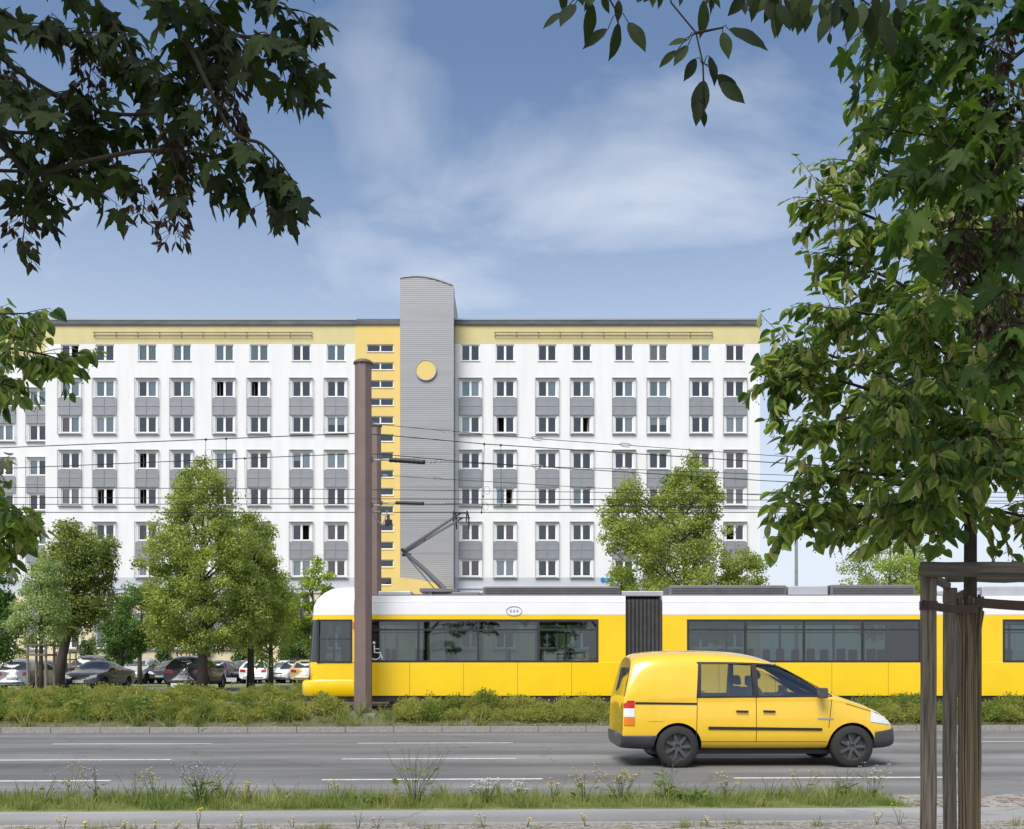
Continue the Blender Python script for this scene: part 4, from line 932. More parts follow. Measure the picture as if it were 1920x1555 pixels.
for yy in (-.38, .38): MB().box(2.20, 2.64, yy - .24, yy + .24, .50, .72).prism([(2.12, .68), (2.26, .68), (2.14, 1.24), (2.04, 1.24)], yy - .23, yy + .23).prism([(2.07, 1.26), (2.17, 1.26), (2.14, 1.42), (2.07, 1.42)], yy - .12, yy + .12).build('seat', 'seat', van, bevel=.03)
MB().prism([(2.90, .5), (3.04, .5), (3.04, 1.1), (2.96, 1.09), (2.92, .95)], -.68, .68).build('dashboard', 'black', van)
sw_ = MB().tube([(2.80 + .08 * math.sin(a), .38 + .18 * math.cos(a), 1.03 + .165 * math.sin(a)) for a in [i * math.pi / 12 for i in range(25)]], .014, 6); sw_.tube([(2.80, .38, 1.03), (2.94, .38, .97)], .03, 6); sw_.build('steering_wheel', 'black', van)
# --- the driver, seated
def skin_person(parent):
    V, E, RR = [], [], []
    def add(p, r, to_=None):
        V.append(p); RR.append(r)
        if to_ is not None: E.append((to_, len(V) - 1))
        return len(V) - 1
    y = .38
    pel = add((2.02, y, .80), .15); wai = add((1.98, y, .95), .135, pel); che = add((1.96, y, 1.12), .155, wai); nk0 = add((1.97, y, 1.26), .07, che); nk1 = add((1.99, y, 1.32), .052, nk0)
    h1 = add((2.02, y, 1.385), .078, nk1); h2 = add((2.02, y, 1.45), .088, h1); add((2.01, y, 1.51), .062, h2); no = add((2.105, y, 1.40), .018, h1)
    for s in (-1, 1):
        sh_ = add((1.98, y + s * .17, 1.20), .068, che); el_ = add((2.20, y + s * .25, 1.00), .045, sh_); wr_ = add((2.50, y + s * .19, 1.07), .028, el_); ha = add((2.58, y + s * .175, 1.09), .034, wr_)
        for k in range(4):
            f1 = add((2.625 + .005 * k, y + s * (.19 - .02 * (k % 2)), 1.125 - .022 * k), .010, ha); f2 = add((2.655, y + s * (.17), 1.115 - .022 * k), .009, f1); add((2.64, y + s * .15, 1.105 - .022 * k), .008, f2)
        t1 = add((2.60, y + s * .14, 1.11), .011, ha); add((2.63, y + s * .135, 1.12), .009, t1)
        hp_ = add((2.10, y + s * .10, .79), .095, pel); kn = add((2.50, y + s * .13, .82), .062, hp_); an = add((2.62, y + s * .12, .55), .042, kn); add((2.74, y + s * .12, .51), .036, an)
    V = [(a + .40 if a < 2.15 else (a + .33 if a < 2.35 else a + .20), b, c) for a, b, c in V]
    me = bpy.data.meshes.new('person'); me.from_pydata(V, E, [])
    o = bpy.data.objects.new('tmp', me); link(o); o.modifiers.new('s', 'SKIN'); sb_ = o.modifiers.new('u', 'SUBSURF'); sb_.levels = 2; sb_.render_levels = 2
    for i, r in enumerate(RR): me.skin_vertices[0].data[i].radius = (r, r); me.skin_vertices[0].data[i].use_root = (i == 0)
    bpy.context.view_layer.update(); m2 = evaluated(o); bpy.data.objects.remove(o)
    m2.materials.clear()
    for k in ('shirt', 'skin', 'trousers', 'hair'): m2.materials.append(MT[k])
    for p in m2.polygons:
        c = p.center; p.use_smooth = True
        p.material_index = 2 if (c.z < .86) else (1 if (c.z > 1.285 or c.x > 2.64) else 0)
        if c.z > 1.47 or (c.z > 1.36 and c.x < 2.375): p.material_index = 3
    return m2
drv = inst(skin_person(van), 'person', None); drv.matrix_world = van.matrix_basis.copy()
tag(drv, 'driver in a yellow shirt holding the steering wheel of the van', 'person')
for s in (-1, 1): MB().ball((2.492, .38 + s * .033, 1.43), .012).build('eye', 'black', drv)
MB().box(2.498, 2.508, .355, .405, 1.348, 1.356).build('mouth', 'lampred', drv)
for s in (-1, 1): MB().ball((2.41, .38 + s * .088, 1.415), .028, .6, .35, 1).build('ear', 'skin', drv)

# --- parked cars
HAT = [(.05, .08, .60, .36, .90, 1.28, .78, .46), (.0, .03, .46, .30, .92, 1.34, .84, .56), (.12, .14, .62, .25, .92, 1.405, .87, .60), (.6, .6, .85, .22, .92, 1.445, .88, .625), (1.2, 1.2, 1.2, .21, .91, 1.46, .88, .63), (1.9, 1.9, 1.85, .20, .90, 1.45, .88, .625),
       (2.3, 2.35, 2.2, .20, .90, 1.40, .88, .61), (2.7, 2.8, 2.5, .20, .90, 1.27, .88, .61), (3.0, 3.1, 2.85, .20, .91, 1.08, .88, .64), (3.2, 3.25, 3.15, .21, .89, .98, .875, .66), (3.65, 3.65, 3.65, .22, .82, .88, .86, .64), (4.0, 3.98, 3.95, .24, .72, .78, .81, .56), (4.16, 4.14, 4.1, .28, .62, .68, .70, .46), (4.2, 4.18, 4.14, .33, .58, .62, .60, .4)]
SED = [(.05, .06, .08, .36, .84, .90, .76, .5), (.0, .02, .06, .30, .86, .95, .82, .56), (.14, .15, .2, .25, .90, 1.0, .86, .6), (.6, .6, .66, .22, .91, 1.03, .87, .62), (1.0, .95, 1.08, .21, .91, 1.10, .87, .60), (1.35, 1.3, 1.45, .21, .91, 1.31, .87, .57), (1.8, 1.8, 1.85, .20, .90, 1.40, .87, .58), (2.3, 2.3, 2.3, .20, .90, 1.41, .87, .58),
       (2.65, 2.7, 2.6, .20, .90, 1.36, .87, .58), (3.0, 3.1, 2.85, .20, .90, 1.20, .87, .6), (3.25, 3.35, 3.1, .20, .90, 1.04, .87, .63), (3.5, 3.52, 3.42, .21, .88, .955, .865, .65), (4.0, 4.0, 4.0, .22, .81, .87, .85, .63), (4.32, 4.3, 4.28, .24, .71, .78, .80, .56), (4.44, 4.42, 4.38, .28, .62, .68, .7, .46), (4.48, 4.46, 4.42, .33, .58, .62, .6, .4)]
def car(name_label, kind, col, px, d, z, facing, L=4.2, Hs=1.46, W=1.76, tail='lampred', cat='car', tilt=0, turn=0):
    """facing 'away' shows the tail, 'front' the bonnet; px is the middle of the near end"""
    src = SED if kind == 'sedan' else HAT; L0, H0, W0 = (4.48, 1.41, 1.74) if kind == 'sedan' else (4.2, 1.46, 1.76)
    sx, sz, sy = L / L0, Hs / H0, W / W0
    st = [(a * sx, b * sx, c * sx, e * sz, f * sz, g * sz, w * sy, wr * sy) for a, b, c, e, f, g, w, wr in src]
    wx = (.78 * sx, 3.42 * sx) if kind != 'sedan' else (1.0 * sx, 3.70 * sx); wr_ = .31 * (1.12 if kind == 'suv' else 1)
    root = tag(empty('parked_car', (0, 0, 0)), name_label, cat, 'cars in the car park')
    me = body_mesh(st, col, 2, arches(wx, wr_, W / 2)); K = Skin(me)
    low = split(me, lambda c: c.z < (.40 if kind == 'suv' else .30) * sz, 'plastic') if kind in ('suv',) else None
    inst(me, 'body', root)
    if low: inst(low, 'sill_cladding', root)
    def q(ax, pts, nm, mat, sg, off=.006, nu=8, nv=4): return K.patch(ax, pts, sg, off, nu, nv).build(nm, mat, root, True)
    Y = lambda v: v * sy; Zs = lambda v: v * sz
    ws = (.97, 1.36) if kind == 'sedan' else (.99, 1.39)
    q('end', ([(Y(-.70), Zs(ws[0])), (Y(.70), Zs(ws[0]))], [(Y(-.53), Zs(ws[1] - .01)), (0, Zs(ws[1] + .02)), (Y(.53), Zs(ws[1] - .01))]), 'windscreen', 'carglass', 1)
    rz = (1.04, 1.35) if kind == 'sedan' else (.97, 1.34)
    q('end', ([(Y(-.64), Zs(rz[0])), (Y(.64), Zs(rz[0]))], [(Y(-.50), Zs(rz[1])), (Y(.50), Zs(rz[1]))]), 'rear_window', 'carglass', -1)
    for sg in (-1, 1):
        if kind == 'sedan':
            q('side', ([(1.25 * sx, Zs(.95)), (2.18 * sx, Zs(.945))], [(1.55 * sx, Zs(1.29)), (2.18 * sx, Zs(1.33))]), 'side_window', 'carglass', sg); q('side', ([(2.25 * sx, Zs(.945)), (3.15 * sx, Zs(.94))], [(2.25 * sx, Zs(1.33)), (2.72 * sx, Zs(1.27))]), 'side_window', 'carglass', sg)
        else:
            q('side', ([(.78 * sx, Zs(.98)), (1.75 * sx, Zs(.95))], [(.98 * sx, Zs(1.33)), (1.75 * sx, Zs(1.36))]), 'side_window', 'carglass', sg); q('side', ([(1.82 * sx, Zs(.95)), (2.92 * sx, Zs(.945))], [(1.82 * sx, Zs(1.36)), (2.38 * sx, Zs(1.31))]), 'side_window', 'carglass', sg)
        q('end', [(sg * Y(.46), Zs(.70)), (sg * Y(.78), Zs(.72)), (sg * Y(.76), Zs(.88)), (sg * Y(.50), Zs(.86))], 'tail_lamp', tail, -1, .012)
        q('end', [(sg * Y(.40), Zs(.60)), (sg * Y(.74), Zs(.63)), (sg * Y(.72), Zs(.77)), (sg * Y(.44), Zs(.70))], 'headlight', 'lampwhite', 1, .012)
        for x0 in (1.78, 2.9): q('side', ([(x0 * sx, Zs(.33)), (x0 * sx + .012, Zs(.33))], [(x0 * sx, Zs(.93)), (x0 * sx + .012, Zs(.93))]), 'door_seam', 'black', sg, .003, 1, 6)
        for x0 in (1.50, 2.45): q('side', [(x0 * sx, Zs(.80)), (x0 * sx + .18, Zs(.80)), (x0 * sx + .18, Zs(.83)), (x0 * sx, Zs(.83))], 'door_handle', 'black' if col in () else 'plastic', sg, .02, 4, 2)
        xm = (3.05 if kind == 'sedan' else 2.80) * sx
        MB().box(xm - .05, xm + .07, min(sg * (W / 2 - .08), sg * (W / 2 + .16)), max(sg * (W / 2 - .08), sg * (W / 2 + .16)), Zs(.93), Zs(1.05)).build('door_mirror', 'plastic', root, bevel=.03)
        for x in wx: wheel(root, x, sg * (W / 2 - .12), wr_, sg, 'rim', .2, 5)
    q('end', [(-.26, Zs(.52)), (.26, Zs(.52)), (.26, Zs(.52) + .11), (-.26, Zs(.52) + .11)], 'number_plate', 'plate', -1, .02)
    q('end', [(-.26, Zs(.40)), (.26, Zs(.40)), (.26, Zs(.40) + .11), (-.26, Zs(.40) + .11)], 'number_plate', 'plate', 1, .02)
    q('end', [(-.26, Zs(.52)), (-.225, Zs(.52)), (-.225, Zs(.52) + .11), (-.26, Zs(.52) + .11)], 'plate_band', 'plateblue', -1, .023, 1, 1)
    q('end', [(.225, Zs(.40)), (.26, Zs(.40)), (.26, Zs(.40) + .11), (.225, Zs(.40) + .11)], 'plate_band', 'plateblue', 1, .023, 1, 1)
    q('end', [(Y(-.34), Zs(.57)), (Y(.34), Zs(.57)), (Y(.30), Zs(.66)), (Y(-.30), Zs(.66))], 'grille', 'black', 1, .010)
    q('end', [(Y(-.55), Zs(.31)), (Y(.55), Zs(.31)), (Y(.55), Zs(.38)), (Y(-.55), Zs(.38))], 'air_intake', 'black', 1, .010)
    q('end', [(Y(-.6), Zs(.34)), (Y(.6), Zs(.34)), (Y(.6), Zs(.42)), (Y(-.6), Zs(.42))], 'bumper_insert', 'plastic', -1, .010)
    q('end', [(-.05, Zs(.82)), (.05, Zs(.82)), (.05, Zs(.90)), (-.05, Zs(.90))], 'badge', 'chrome', -1, .012, 2, 2)
    x = X(px, d)
    root.location = (x, d, z); root.rotation_euler = (0, 0, R(90 + turn) if facing == 'away' else R(-90 + turn))
    if facing != 'away': root.location = (x, d + L, z)
    return root
silver = carpaint('silver_paint', (0.42, 0.42, 0.42), .55); dgrey = carpaint('dark_grey_paint', (0.075, 0.08, 0.085), .4); blackp = carpaint('black_paint', (0.012, 0.011, 0.012), .1)
white_p = carpaint('white_paint', (0.72, 0.73, 0.74), 0); navy = carpaint('navy_paint', (0.012, 0.02, 0.06), .2); creamp = carpaint('cream_paint', (0.52, 0.42, 0.20), .1); redp = carpaint('wine_red_paint', (0.10, 0.012, 0.014), .3); lsil = carpaint('light_silver_paint', (0.55, 0.56, 0.57), .4)
NR, FR = .40, .42
car('silver hatchback seen from behind at the left end of the near row', 'hatch', silver, 20, 43.5, NR, 'away', 4.0, 1.45, 1.72)
car('wine red car roof behind the silver hatchback at far left', 'hatch', redp, 12, 60.5, FR, 'away', 4.2, 1.47)
car('grey estate car behind the staked pale tree', 'hatch', dgrey, 75, 60, FR, 'away', 4.4, 1.45)
car('dark grey saloon facing the street beside the leaning tree trunk', 'sedan', dgrey, 147, 43, NR, 'front', 4.45, 1.40, 1.74)
car('dark grey off-road car parked behind the grey saloon', 'suv', dgrey, 155, 57, FR, 'away', 4.6, 1.72, 1.85)
car('silver compact car facing the street behind the small round tree', 'hatch', lsil, 240, 59, FR, 'front', 3.85, 1.58, 1.76)
car('black hatchback facing the street left of the black off-road car', 'hatch', blackp, 299, 59.5, FR, 'front', 4.2, 1.48)
car('black off-road car seen from behind beside the big tree trunk', 'suv', blackp, 342, 45.5, NR, 'away', 4.3, 1.62, 1.80)
car('dark blue hatchback seen from behind right of the big tree trunk', 'hatch', navy, 400, 59, FR, 'away', 4.2, 1.43)
car('dark grey car facing the street between blue and white hatchbacks', 'hatch', dgrey, 438, 61.5, FR, 'front', 4.3, 1.47)
car('white hatchback seen from behind with red tail lamps', 'hatch', white_p, 474, 59.5, FR, 'away', 4.25, 1.46, 1.79)
car('silver white car facing the street right of the white hatchback', 'hatch', white_p, 519, 61, FR, 'front', 4.2, 1.46)
car('dark blue car parked just left of the cream car', 'hatch', navy, 549, 61.5, FR, 'away', 4.2, 1.45)
car('cream car half hidden behind the tram nose', 'hatch', creamp, 570, 57, FR, 'away', 4.3, 1.47)
for px, py, d, lb in ((332, 1285, 41.5, 'small white plate on a post in front of the black off-road car'), (434, 1274, 50.5, 'small white plate on a post left of the white hatchback'), (462, 1270, 56.5, 'bare short post in front of the white hatchback')):
    o = tag(empty('parking_sign', (X(px, d), d, .4)), lb, 'sign')
    MB().tube([(0, .03, 0), (0, .03, Z(py, d) - .3)], .025, 6).build('post', 'steel', o)
    if px != 462: MB().box(-.26, .26, -.005, .005, Z(py, d) - .52, Z(py, d) - .32).build('plate', 'plate', o)
    else: MB().box(-.2, .2, -.01, .01, Z(py, d) - .36, Z(py, d) - .32).build('cross_bar', 'steel', o)

# ------------------------------------------------------------------ street trees behind the tram
def crown_points(rows, d, nclump, nleaf, spread, shell_=.55, flat=.85):
    """rows: (y, left, right) of the crown outline in photo pixels at distance d; the crown is as deep as wide"""
    rows = sorted(rows); ys = np.array([r[0] for r in rows], float); xl = np.array([r[1] for r in rows], float); xr = np.array([r[2] for r in rows], float)
    s = F / d; out_ = []
    wts = np.interp(np.linspace(ys[0], ys[-1], 200), ys, (xr - xl)) + 4; yy = np.linspace(ys[0], ys[-1], 200)
    y = nrs.choice(yy, nclump, p=wts / wts.sum()) + nrs.uniform(-7, 4, nclump)
    L, Rr = np.interp(y, ys, xl), np.interp(y, ys, xr)
    a = nrs.uniform(0, 2 * math.pi, nclump); rr = nrs.uniform(0, 1, nclump) ** .5 * (1 - shell_) + shell_ * nrs.uniform(.75, 1.0, nclump)
    rr = np.minimum(rr, 1) * nrs.choice([1.22, 1.08, 1, .95, .85, .7], nclump) * .95
    hw = (Rr - L) / 2 / s; cx = ((L + Rr) / 2 - 960) / s
    C = np.stack([cx + hw * rr * np.cos(a), d + hw * flat * rr * np.sin(a), H + (YH - y) / s], 1)
    idx = nrs.randint(0, nclump, nleaf); cs = nrs.uniform(.6, 1.35, nclump)
    off = rdirs(nleaf) * nrs.uniform(0, 1, (nleaf, 1)) ** .38 * spread * 1.75 * np.array([1, 1, .72]) * cs[idx][:, None]
    off += nrs.normal(size=off.shape) * spread * .22
    return C, C[idx] + off, off
def street_tree(name, px, d, z0, envs, mat, label, nleaf, size, trunk_r=.16, lean=0, group='trees in the car park', spread=.235, fork=.45, clump_f=120):
    x = X(px, d); root = tag(empty(name, (x, d, z0)), label, 'tree', group)
    o = Vector((x, d, z0)); ntot = sum((e[-1][0] - e[0][0]) * max(r[2] - r[1] for r in e) for e in envs)
    allp, allo, allc = [], [], []
    for e in envs:
        k = (e[-1][0] - e[0][0]) * max(r[2] - r[1] for r in e) / ntot; nl = int(nleaf * k * 1.4)
        C, p, off = crown_points(e, d, max(12, nl // clump_f), nl, spread); allp.append(p); allo.append(off); allc.append(C)
    p = np.concatenate(allp); off = np.concatenate(allo); C = np.concatenate(allc)
    nor = unit(off) * .9 + nrs.normal(size=p.shape) * .45 + np.array([0, -.1, .45]); tip = nrs.normal(size=p.shape) * .6 + unit(off) * .5 + np.array([0, 0, -.55])
    me = leaf_cloud('crown', p - np.array(o), tip, nor, nrs.uniform(.6, 1.25, len(p)) * size * .86, QUAD, mat)
    inst(me, 'crown', root)
    ztop, zlow = p[:, 2].max() - z0, np.percentile(p[:, 2], 6) - z0
    th = zlow + (ztop - zlow) * .82; cxm = np.median(p[:, 0]) - x
    base = [(0, 0, -.1), (lean * .3, 0, zlow * .5), (lean * .8, 0, zlow), (lean + (cxm - lean) * .5, 0, zlow + (th - zlow) * fork), (cxm, 0, th)]
    m = MB().tube(base, [trunk_r * 1.35, trunk_r, trunk_r * .9, trunk_r * .6, .03], 9)
    m.build('trunk', 'bark', root, True)
    b = MB(); far = C[nrs.permutation(len(C))[:min(26, len(C))]]
    for c in far:
        e_ = Vector(c) - o; t = max(.0, min(.9, (e_.z - zlow) / max(th - zlow, .1) - .22)); k = zlow * .95 + (th - zlow) * t
        st_ = Vector((lean * .8 + (cxm - lean * .8) * t, 0, k)); mid = st_.lerp(e_, .5) + Vector((0, 0, -.05 * (e_ - st_).length))
        b.tube([st_, mid, e_], [trunk_r * .38 * (1 - t * .5), trunk_r * .22, .012], 5)
    b.build('branches', 'bark', root)
    return root
G0 = .42
big = [[(856, 381, 389), (872, 366, 398), (890, 342, 412), (920, 318, 432), (960, 306, 448), (1000, 292, 468), (1050, 276, 488), (1100, 258, 500), (1150, 262, 505), (1190, 280, 500), (1218, 325, 450)]]
street_tree('lime_tree', 380, 44, .4, big, 't_lime', 'tallest lime tree left of the tram, with thick dark trunk', 42000, .14, .21)
street_tree('lime_tree', 470, 47.5, .4, [[(956, 466, 480), (985, 440, 505), (1020, 425, 520), (1070, 430, 526), (1120, 440, 535), (1170, 450, 540), (1205, 470, 520)]], 't_lime', 'lime tree with lower crown right behind the tallest one', 12000, .15, .16)
street_tree('maple_tree', 107, 42.5, .4, [[(982, 118, 142), (1010, 92, 150), (1050, 70, 170), (1100, 66, 185), (1150, 82, 190), (1190, 100, 170)], [(995, 150, 180), (1020, 140, 212), (1070, 150, 212), (1120, 150, 210), (1160, 145, 200)]], 't_maple', 'maple with yellowing leaf tips and leaning dark trunk at left', 15000, .15, .2, lean=.7)
street_tree('pale_tree', 77, 39.5, .4, [[(1048, 85, 96), (1070, 62, 104), (1095, 42, 112), (1130, 26, 126), (1170, 20, 130), (1198, 36, 118), (1214, 62, 96)]], 't_pale', 'young pale green tree held by wooden stakes at left', 7500, .11, .08, spread=.18)
street_tree('dark_tree', -20, 41.5, .4, [[(1075, -60, 8), (1110, -80, 36), (1160, -90, 42), (1205, -80, 40), (1236, -50, 14)]], 't_dark', 'dark green tree cut off by the left edge of the photo', 7000, .15, .14)
street_tree('round_tree', 228, 51.5, .41, [[(1158, 205, 252), (1172, 186, 272), (1195, 172, 286), (1215, 178, 280), (1232, 200, 258), (1242, 220, 240)]], 't_dark', 'small ball shaped tree in front of the silver compact car', 7000, .14, .10, spread=.18)
street_tree('round_tree', 508, 52, .41, [[(1075, 480, 535), (1105, 462, 550), (1145, 444, 562), (1190, 440, 568), (1225, 450, 555), (1246, 485, 535)]], 't_lime', 'ball shaped tree with low crown beside the tram nose', 9000, .14, .12)
street_tree('young_tree', 592, 47, .41, [[(1036, 599, 605), (1060, 586, 618), (1085, 566, 628), (1120, 552, 622), (1160, 550, 610), (1210, 556, 600)]], 't_bright', 'young yellow green tree showing above the tram nose', 3800, .15, .07, spread=.2)
street_tree('dark_tree', 262, 57, .42, [[(1102, 240, 290), (1125, 222, 306), (1160, 216, 312), (1195, 226, 305), (1215, 246, 290)]], 't_dark', 'dark tree between the small ball tree and the tallest lime', 6500, .15, .12)
street_tree('lime_tree', 1290, 44, .4, [[(862, 1292, 1308), (880, 1262, 1330), (905, 1242, 1346), (940, 1220, 1356), (985, 1195, 1352), (1030, 1180, 1365), (1070, 1165, 1400), (1110, 1160, 1425), (1160, 1180, 1410), (1205, 1230, 1360)],
    [(892, 1174, 1184), (915, 1158, 1200), (950, 1136, 1210), (985, 1120, 1222), (1020, 1132, 1240), (1060, 1145, 1250)], [(1032, 1390, 1410), (1055, 1365, 1436), (1085, 1350, 1440), (1120, 1350, 1430)]], 't_lime', 'broad lime tree with two tops in front of the right block', 42000, .14, .2)
street_tree('young_tree', 1163, 47, .41, [[(1036, 1152, 1160), (1058, 1147, 1180), (1085, 1146, 1192), (1130, 1150, 1190), (1180, 1155, 1180)]], 't_bright', 'yellow green sapling left of the broad right lime', 2200, .15, .06, spread=.18)
street_tree('dark_tree', 1665, 68, .45, [[(1000, 1650, 1690), (1025, 1615, 1730), (1055, 1590, 1756), (1085, 1566, 1765), (1130, 1570, 1760), (1190, 1600, 1730)]], 't_lime', 'dark distant tree right of the building behind the tram', 9000, .2, .2, spread=.4)
street_tree('young_tree', 1695, 62, .44, [[(1046, 1670, 1700), (1066, 1652, 1735), (1095, 1645, 1745), (1140, 1655, 1735)]], 't_bright', 'bright yellow green tree in front of the dark distant one', 2600, .2, .1, spread=.34)
street_tree('dark_tree', 560, 60, .43, [[(1165, 548, 585), (1190, 535, 600), (1225, 530, 610), (1244, 545, 590)]], 't_dark', 'dark shrubby tree tucked behind the tram nose', 3500, .16, .1)
# tree guards of wooden stakes
def guard(px, d, z0, w, h, label):
    o = tag(empty('tree_stakes', (X(px, d), d, z0)), label, 'tree stakes')
    for sx in (-1, 1):
        for sy in (-1, 1): MB().tube([(sx * w, sy * w, -.1), (sx * w, sy * w, h)], .05, 7).build('stake', 'wood', o)
    for z in (h - .05, h - .45):
        for s in (-1, 1):
            MB().box(-w - .06, w + .06, s * (w + .055) - .02, s * (w + .055) + .02, z - .04, z + .04).build('cross_beam', 'woodx', o); MB().box(s * (w + .055) - .02, s * (w + .055) + .02, -w - .03, w + .03, z - .035, z + .035).build('cross_beam', 'woodx', o)
guard(77, 39.5, .38, .36, 2.05, 'four wooden stakes round the young pale tree'); guard(124, 56, .42, .38, 1.9, 'distant tree stakes behind the leaning maple trunk'); guard(348, 62, .43, .38, 1.95, 'distant tree stakes above the black off-road car')
for px, d, lb in ((124, 56, 'thin sapling inside the stakes behind the leaning trunk'), (348, 62, 'thin bare sapling inside the stakes above the black car')):
    o = tag(empty('sapling', (X(px, d), d, .42)), lb, 'tree'); MB().tube([(0, 0, 0), (.03, 0, 1.6), (0, 0, 3)], [.04, .03, .012], 6).build('stem', 'bark', o)
    m = MB()
    for k in range(7): a = k * 2.4; m.tube([(0, 0, 1.7 + k * .18), (.5 * math.cos(a), .4 * math.sin(a), 2.2 + k * .17)], [.012, .005], 4)
    m.build('branches', 'bark', o)
# ivy on the base wall and a clipped bush
def ivy(px0, px1, py0, label):
    x0, x1 = X(px0, FY), X(px1, FY); n = int(1500 * (1245 - py0) / 60); z1 = bz(py0)
    z = nrs.uniform(GZ, z1, n); w = (x1 - x0) / 2 * (1 - .35 * np.sin(z * 2.3 + px0) ** 2); xx = (x0 + x1) / 2 + w * np.clip(nrs.normal(0, .55, n), -1.2, 1.2)
    o = tag(empty('climbing_ivy', ((x0 + x1) / 2, FY - .1, GZ)), label, 'ivy', 'ivy on the base wall')
    p = np.stack([xx - o.location.x, -np.abs(nrs.normal(0, .18, n)) - .02, z - GZ], 1)
    inst(leaf_cloud('foliage', p, nrs.normal(size=(n, 3)) * .5 + np.array([0, -.3, -1]), nrs.normal(size=(n, 3)) * .4 + np.array([0, -1, .4]), nrs.uniform(.14, .26, n), QUAD, 'ivy'), 'foliage', o)
    MB().tube([(0, .05, 0), (.1, .03, 1.2), (-.05, .05, (z1 - GZ) * .9)], [.05, .04, .015], 5).build('stem', 'bark', o)
for a, b, t, lb in ((150, 178, 1200, 'ivy on the wall behind the grey saloon'), (218, 246, 1118, 'tall ivy on the wall above the small ball tree'), (294, 322, 1140, 'ivy column between tall lime and small ball tree'), (361, 397, 1150, 'ivy column right behind the tall lime trunk'), (438, 470, 1170, 'ivy on the wall left of the low ball tree'), (525, 552, 1110, 'ivy on the wall just left of the tram nose')): ivy(a, b, t, lb)
def ball_bush(px, d, z0, w, h, mat, label, n=1600, size=.12):
    o = tag(empty('clipped_bush', (X(px, d), d, z0)), label, 'bush'); u = rdirs(n) * nrs.uniform(.75, 1, (n, 1)) ** .5; p = u * np.array([w, w, h / 2]) + np.array([0, 0, h / 2])
    inst(leaf_cloud('foliage', p, u + nrs.normal(size=u.shape) * .4, nrs.normal(size=u.shape) + np.array([0, 0, .8]), nrs.uniform(.7, 1.3, n) * size, QUAD, mat), 'foliage', o)
    m = MB()
    for k in range(6): a = k * 1.05; m.tube([(0, 0, 0), (.6 * w * math.cos(a), .6 * w * math.sin(a), h * .6)], [.03, .01], 5)
    m.build('stem', 'bark', o)
ball_bush(38, 72, .44, .56, 2.3, 't_dark', 'round clipped bush by the cream wall at left')

# ------------------------------------------------------------------ low shrubs along the tracks
def shrub_mesh(w, h, n, mat, size):
    k = n // 40; a = nrs.uniform(0, 2 * math.pi, k); r = nrs.uniform(0, 1, k) ** .5; z = h * (1 - .55 * r ** 2) * nrs.uniform(.35, 1.0, k)
    C = np.stack([w * r * np.cos(a), w * .8 * r * np.sin(a), z], 1); i = nrs.randint(0, k, n); off = nrs.normal(size=(n, 3)) * np.array([.07, .07, .075]); p = C[i] + off; p[:, 2] = np.maximum(p[:, 2], .01)
    return leaf_cloud('foliage', p, off + np.array([0, 0, .07]), unit(off) + nrs.normal(size=(n, 3)) * .6 + np.array([0, -.1, .5]), nrs.uniform(.6, 1.4, n) * size, QUAD, mat)
SHV = [shrub_mesh(.48, .62, 2600, 'shrub', .062), shrub_mesh(.42, .50, 2200, 'shrub', .058), shrub_mesh(.52, .68, 2800, 'shrubgreen', .062), shrub_mesh(.40, .42, 1900, 'shrub', .055), shrub_mesh(.46, .56, 2400, 'shrubgreen', .060), shrub_mesh(.5, .58, 2500, 'shrub', .066)]
stm = MB()
for k in range(12): a = k * 2.4; stm.tube([(.04 * math.cos(a), .04 * math.sin(a), 0), (.16 * math.cos(a), .16 * math.sin(a), .2), (.33 * math.cos(a), .28 * math.sin(a), .38)], [.008, .006, .003], 4)
STM = stm.mesh('stem', 'twig')
def shrub(x, y, z, v, sc, label, group):
    o = tag(empty('low_shrub', (x, y, z)), label, 'shrub', group); o.rotation_euler = (0, 0, rnd.uniform(0, 6.28)); o.scale = (sc, sc, sc * rnd.uniform(.85, 1.15))
    inst(SHV[v], 'foliage', o); inst(STM, 'stem', o)
def gz(x, y):      # ground height along the street profile
    v = Vector((x, y, 0)) - PIV; v.rotate(Matrix.Rotation(-YAW, 3, 'Z')); yy = v.y + PIV.y
    return float(np.interp(yy, [p[0] for p in prof], [p[1] for p in prof]))
LB = 'low yellow green shrub in the back row beyond the tracks at left'
def shrub_label(px, row):
    where = 'left of the tram nose' if px < 556 else ('around the foot of the tall mast' if px < 760 else ('between the mast and the van' if px < 1150 else ('hidden behind the van' if px < 1560 else 'right of the van bonnet')))
    return 'low shrub in the %s, %s' % (('row nearest the kerb', 'row nearest the tram')[row], where)
x = -13.6
while x < 14.2:
    px = 960 + x / 24.3 * F; gap = 575 < px < 720
    for row, (y, ds) in enumerate(((24.05, .80), (24.62, 1.0))):
        yy = y + x * math.tan(YAW) * .6 + rnd.uniform(-.10, .10)
        if gap and rnd.random() < .75: continue
        s = ds * rnd.uniform(.82, 1.12) * (.80 if px < 570 else (.76 if px < 1500 else .84))
        xx = x + row * .3 + rnd.uniform(-.15, .15)
        if abs(xx - mx1) < .3: continue
        shrub(xx, min(yy, 24.95), gz(xx, yy) - .02, rnd.choice([0, 0, 1, 2, 3, 4, 5, 5]) if px < 1500 else rnd.choice([2, 4, 4, 0, 3]), s, shrub_label(px, row), 'front row shrubs')
    x += .47
x = -18.2
while x < -6.0:
    for y in (31.9, 32.7): shrub(x + rnd.uniform(-.2, .2), y, .37, rnd.choice([0, 1, 3, 5, 0]), rnd.uniform(.62, .82), LB, 'back row shrubs')
    x += .5
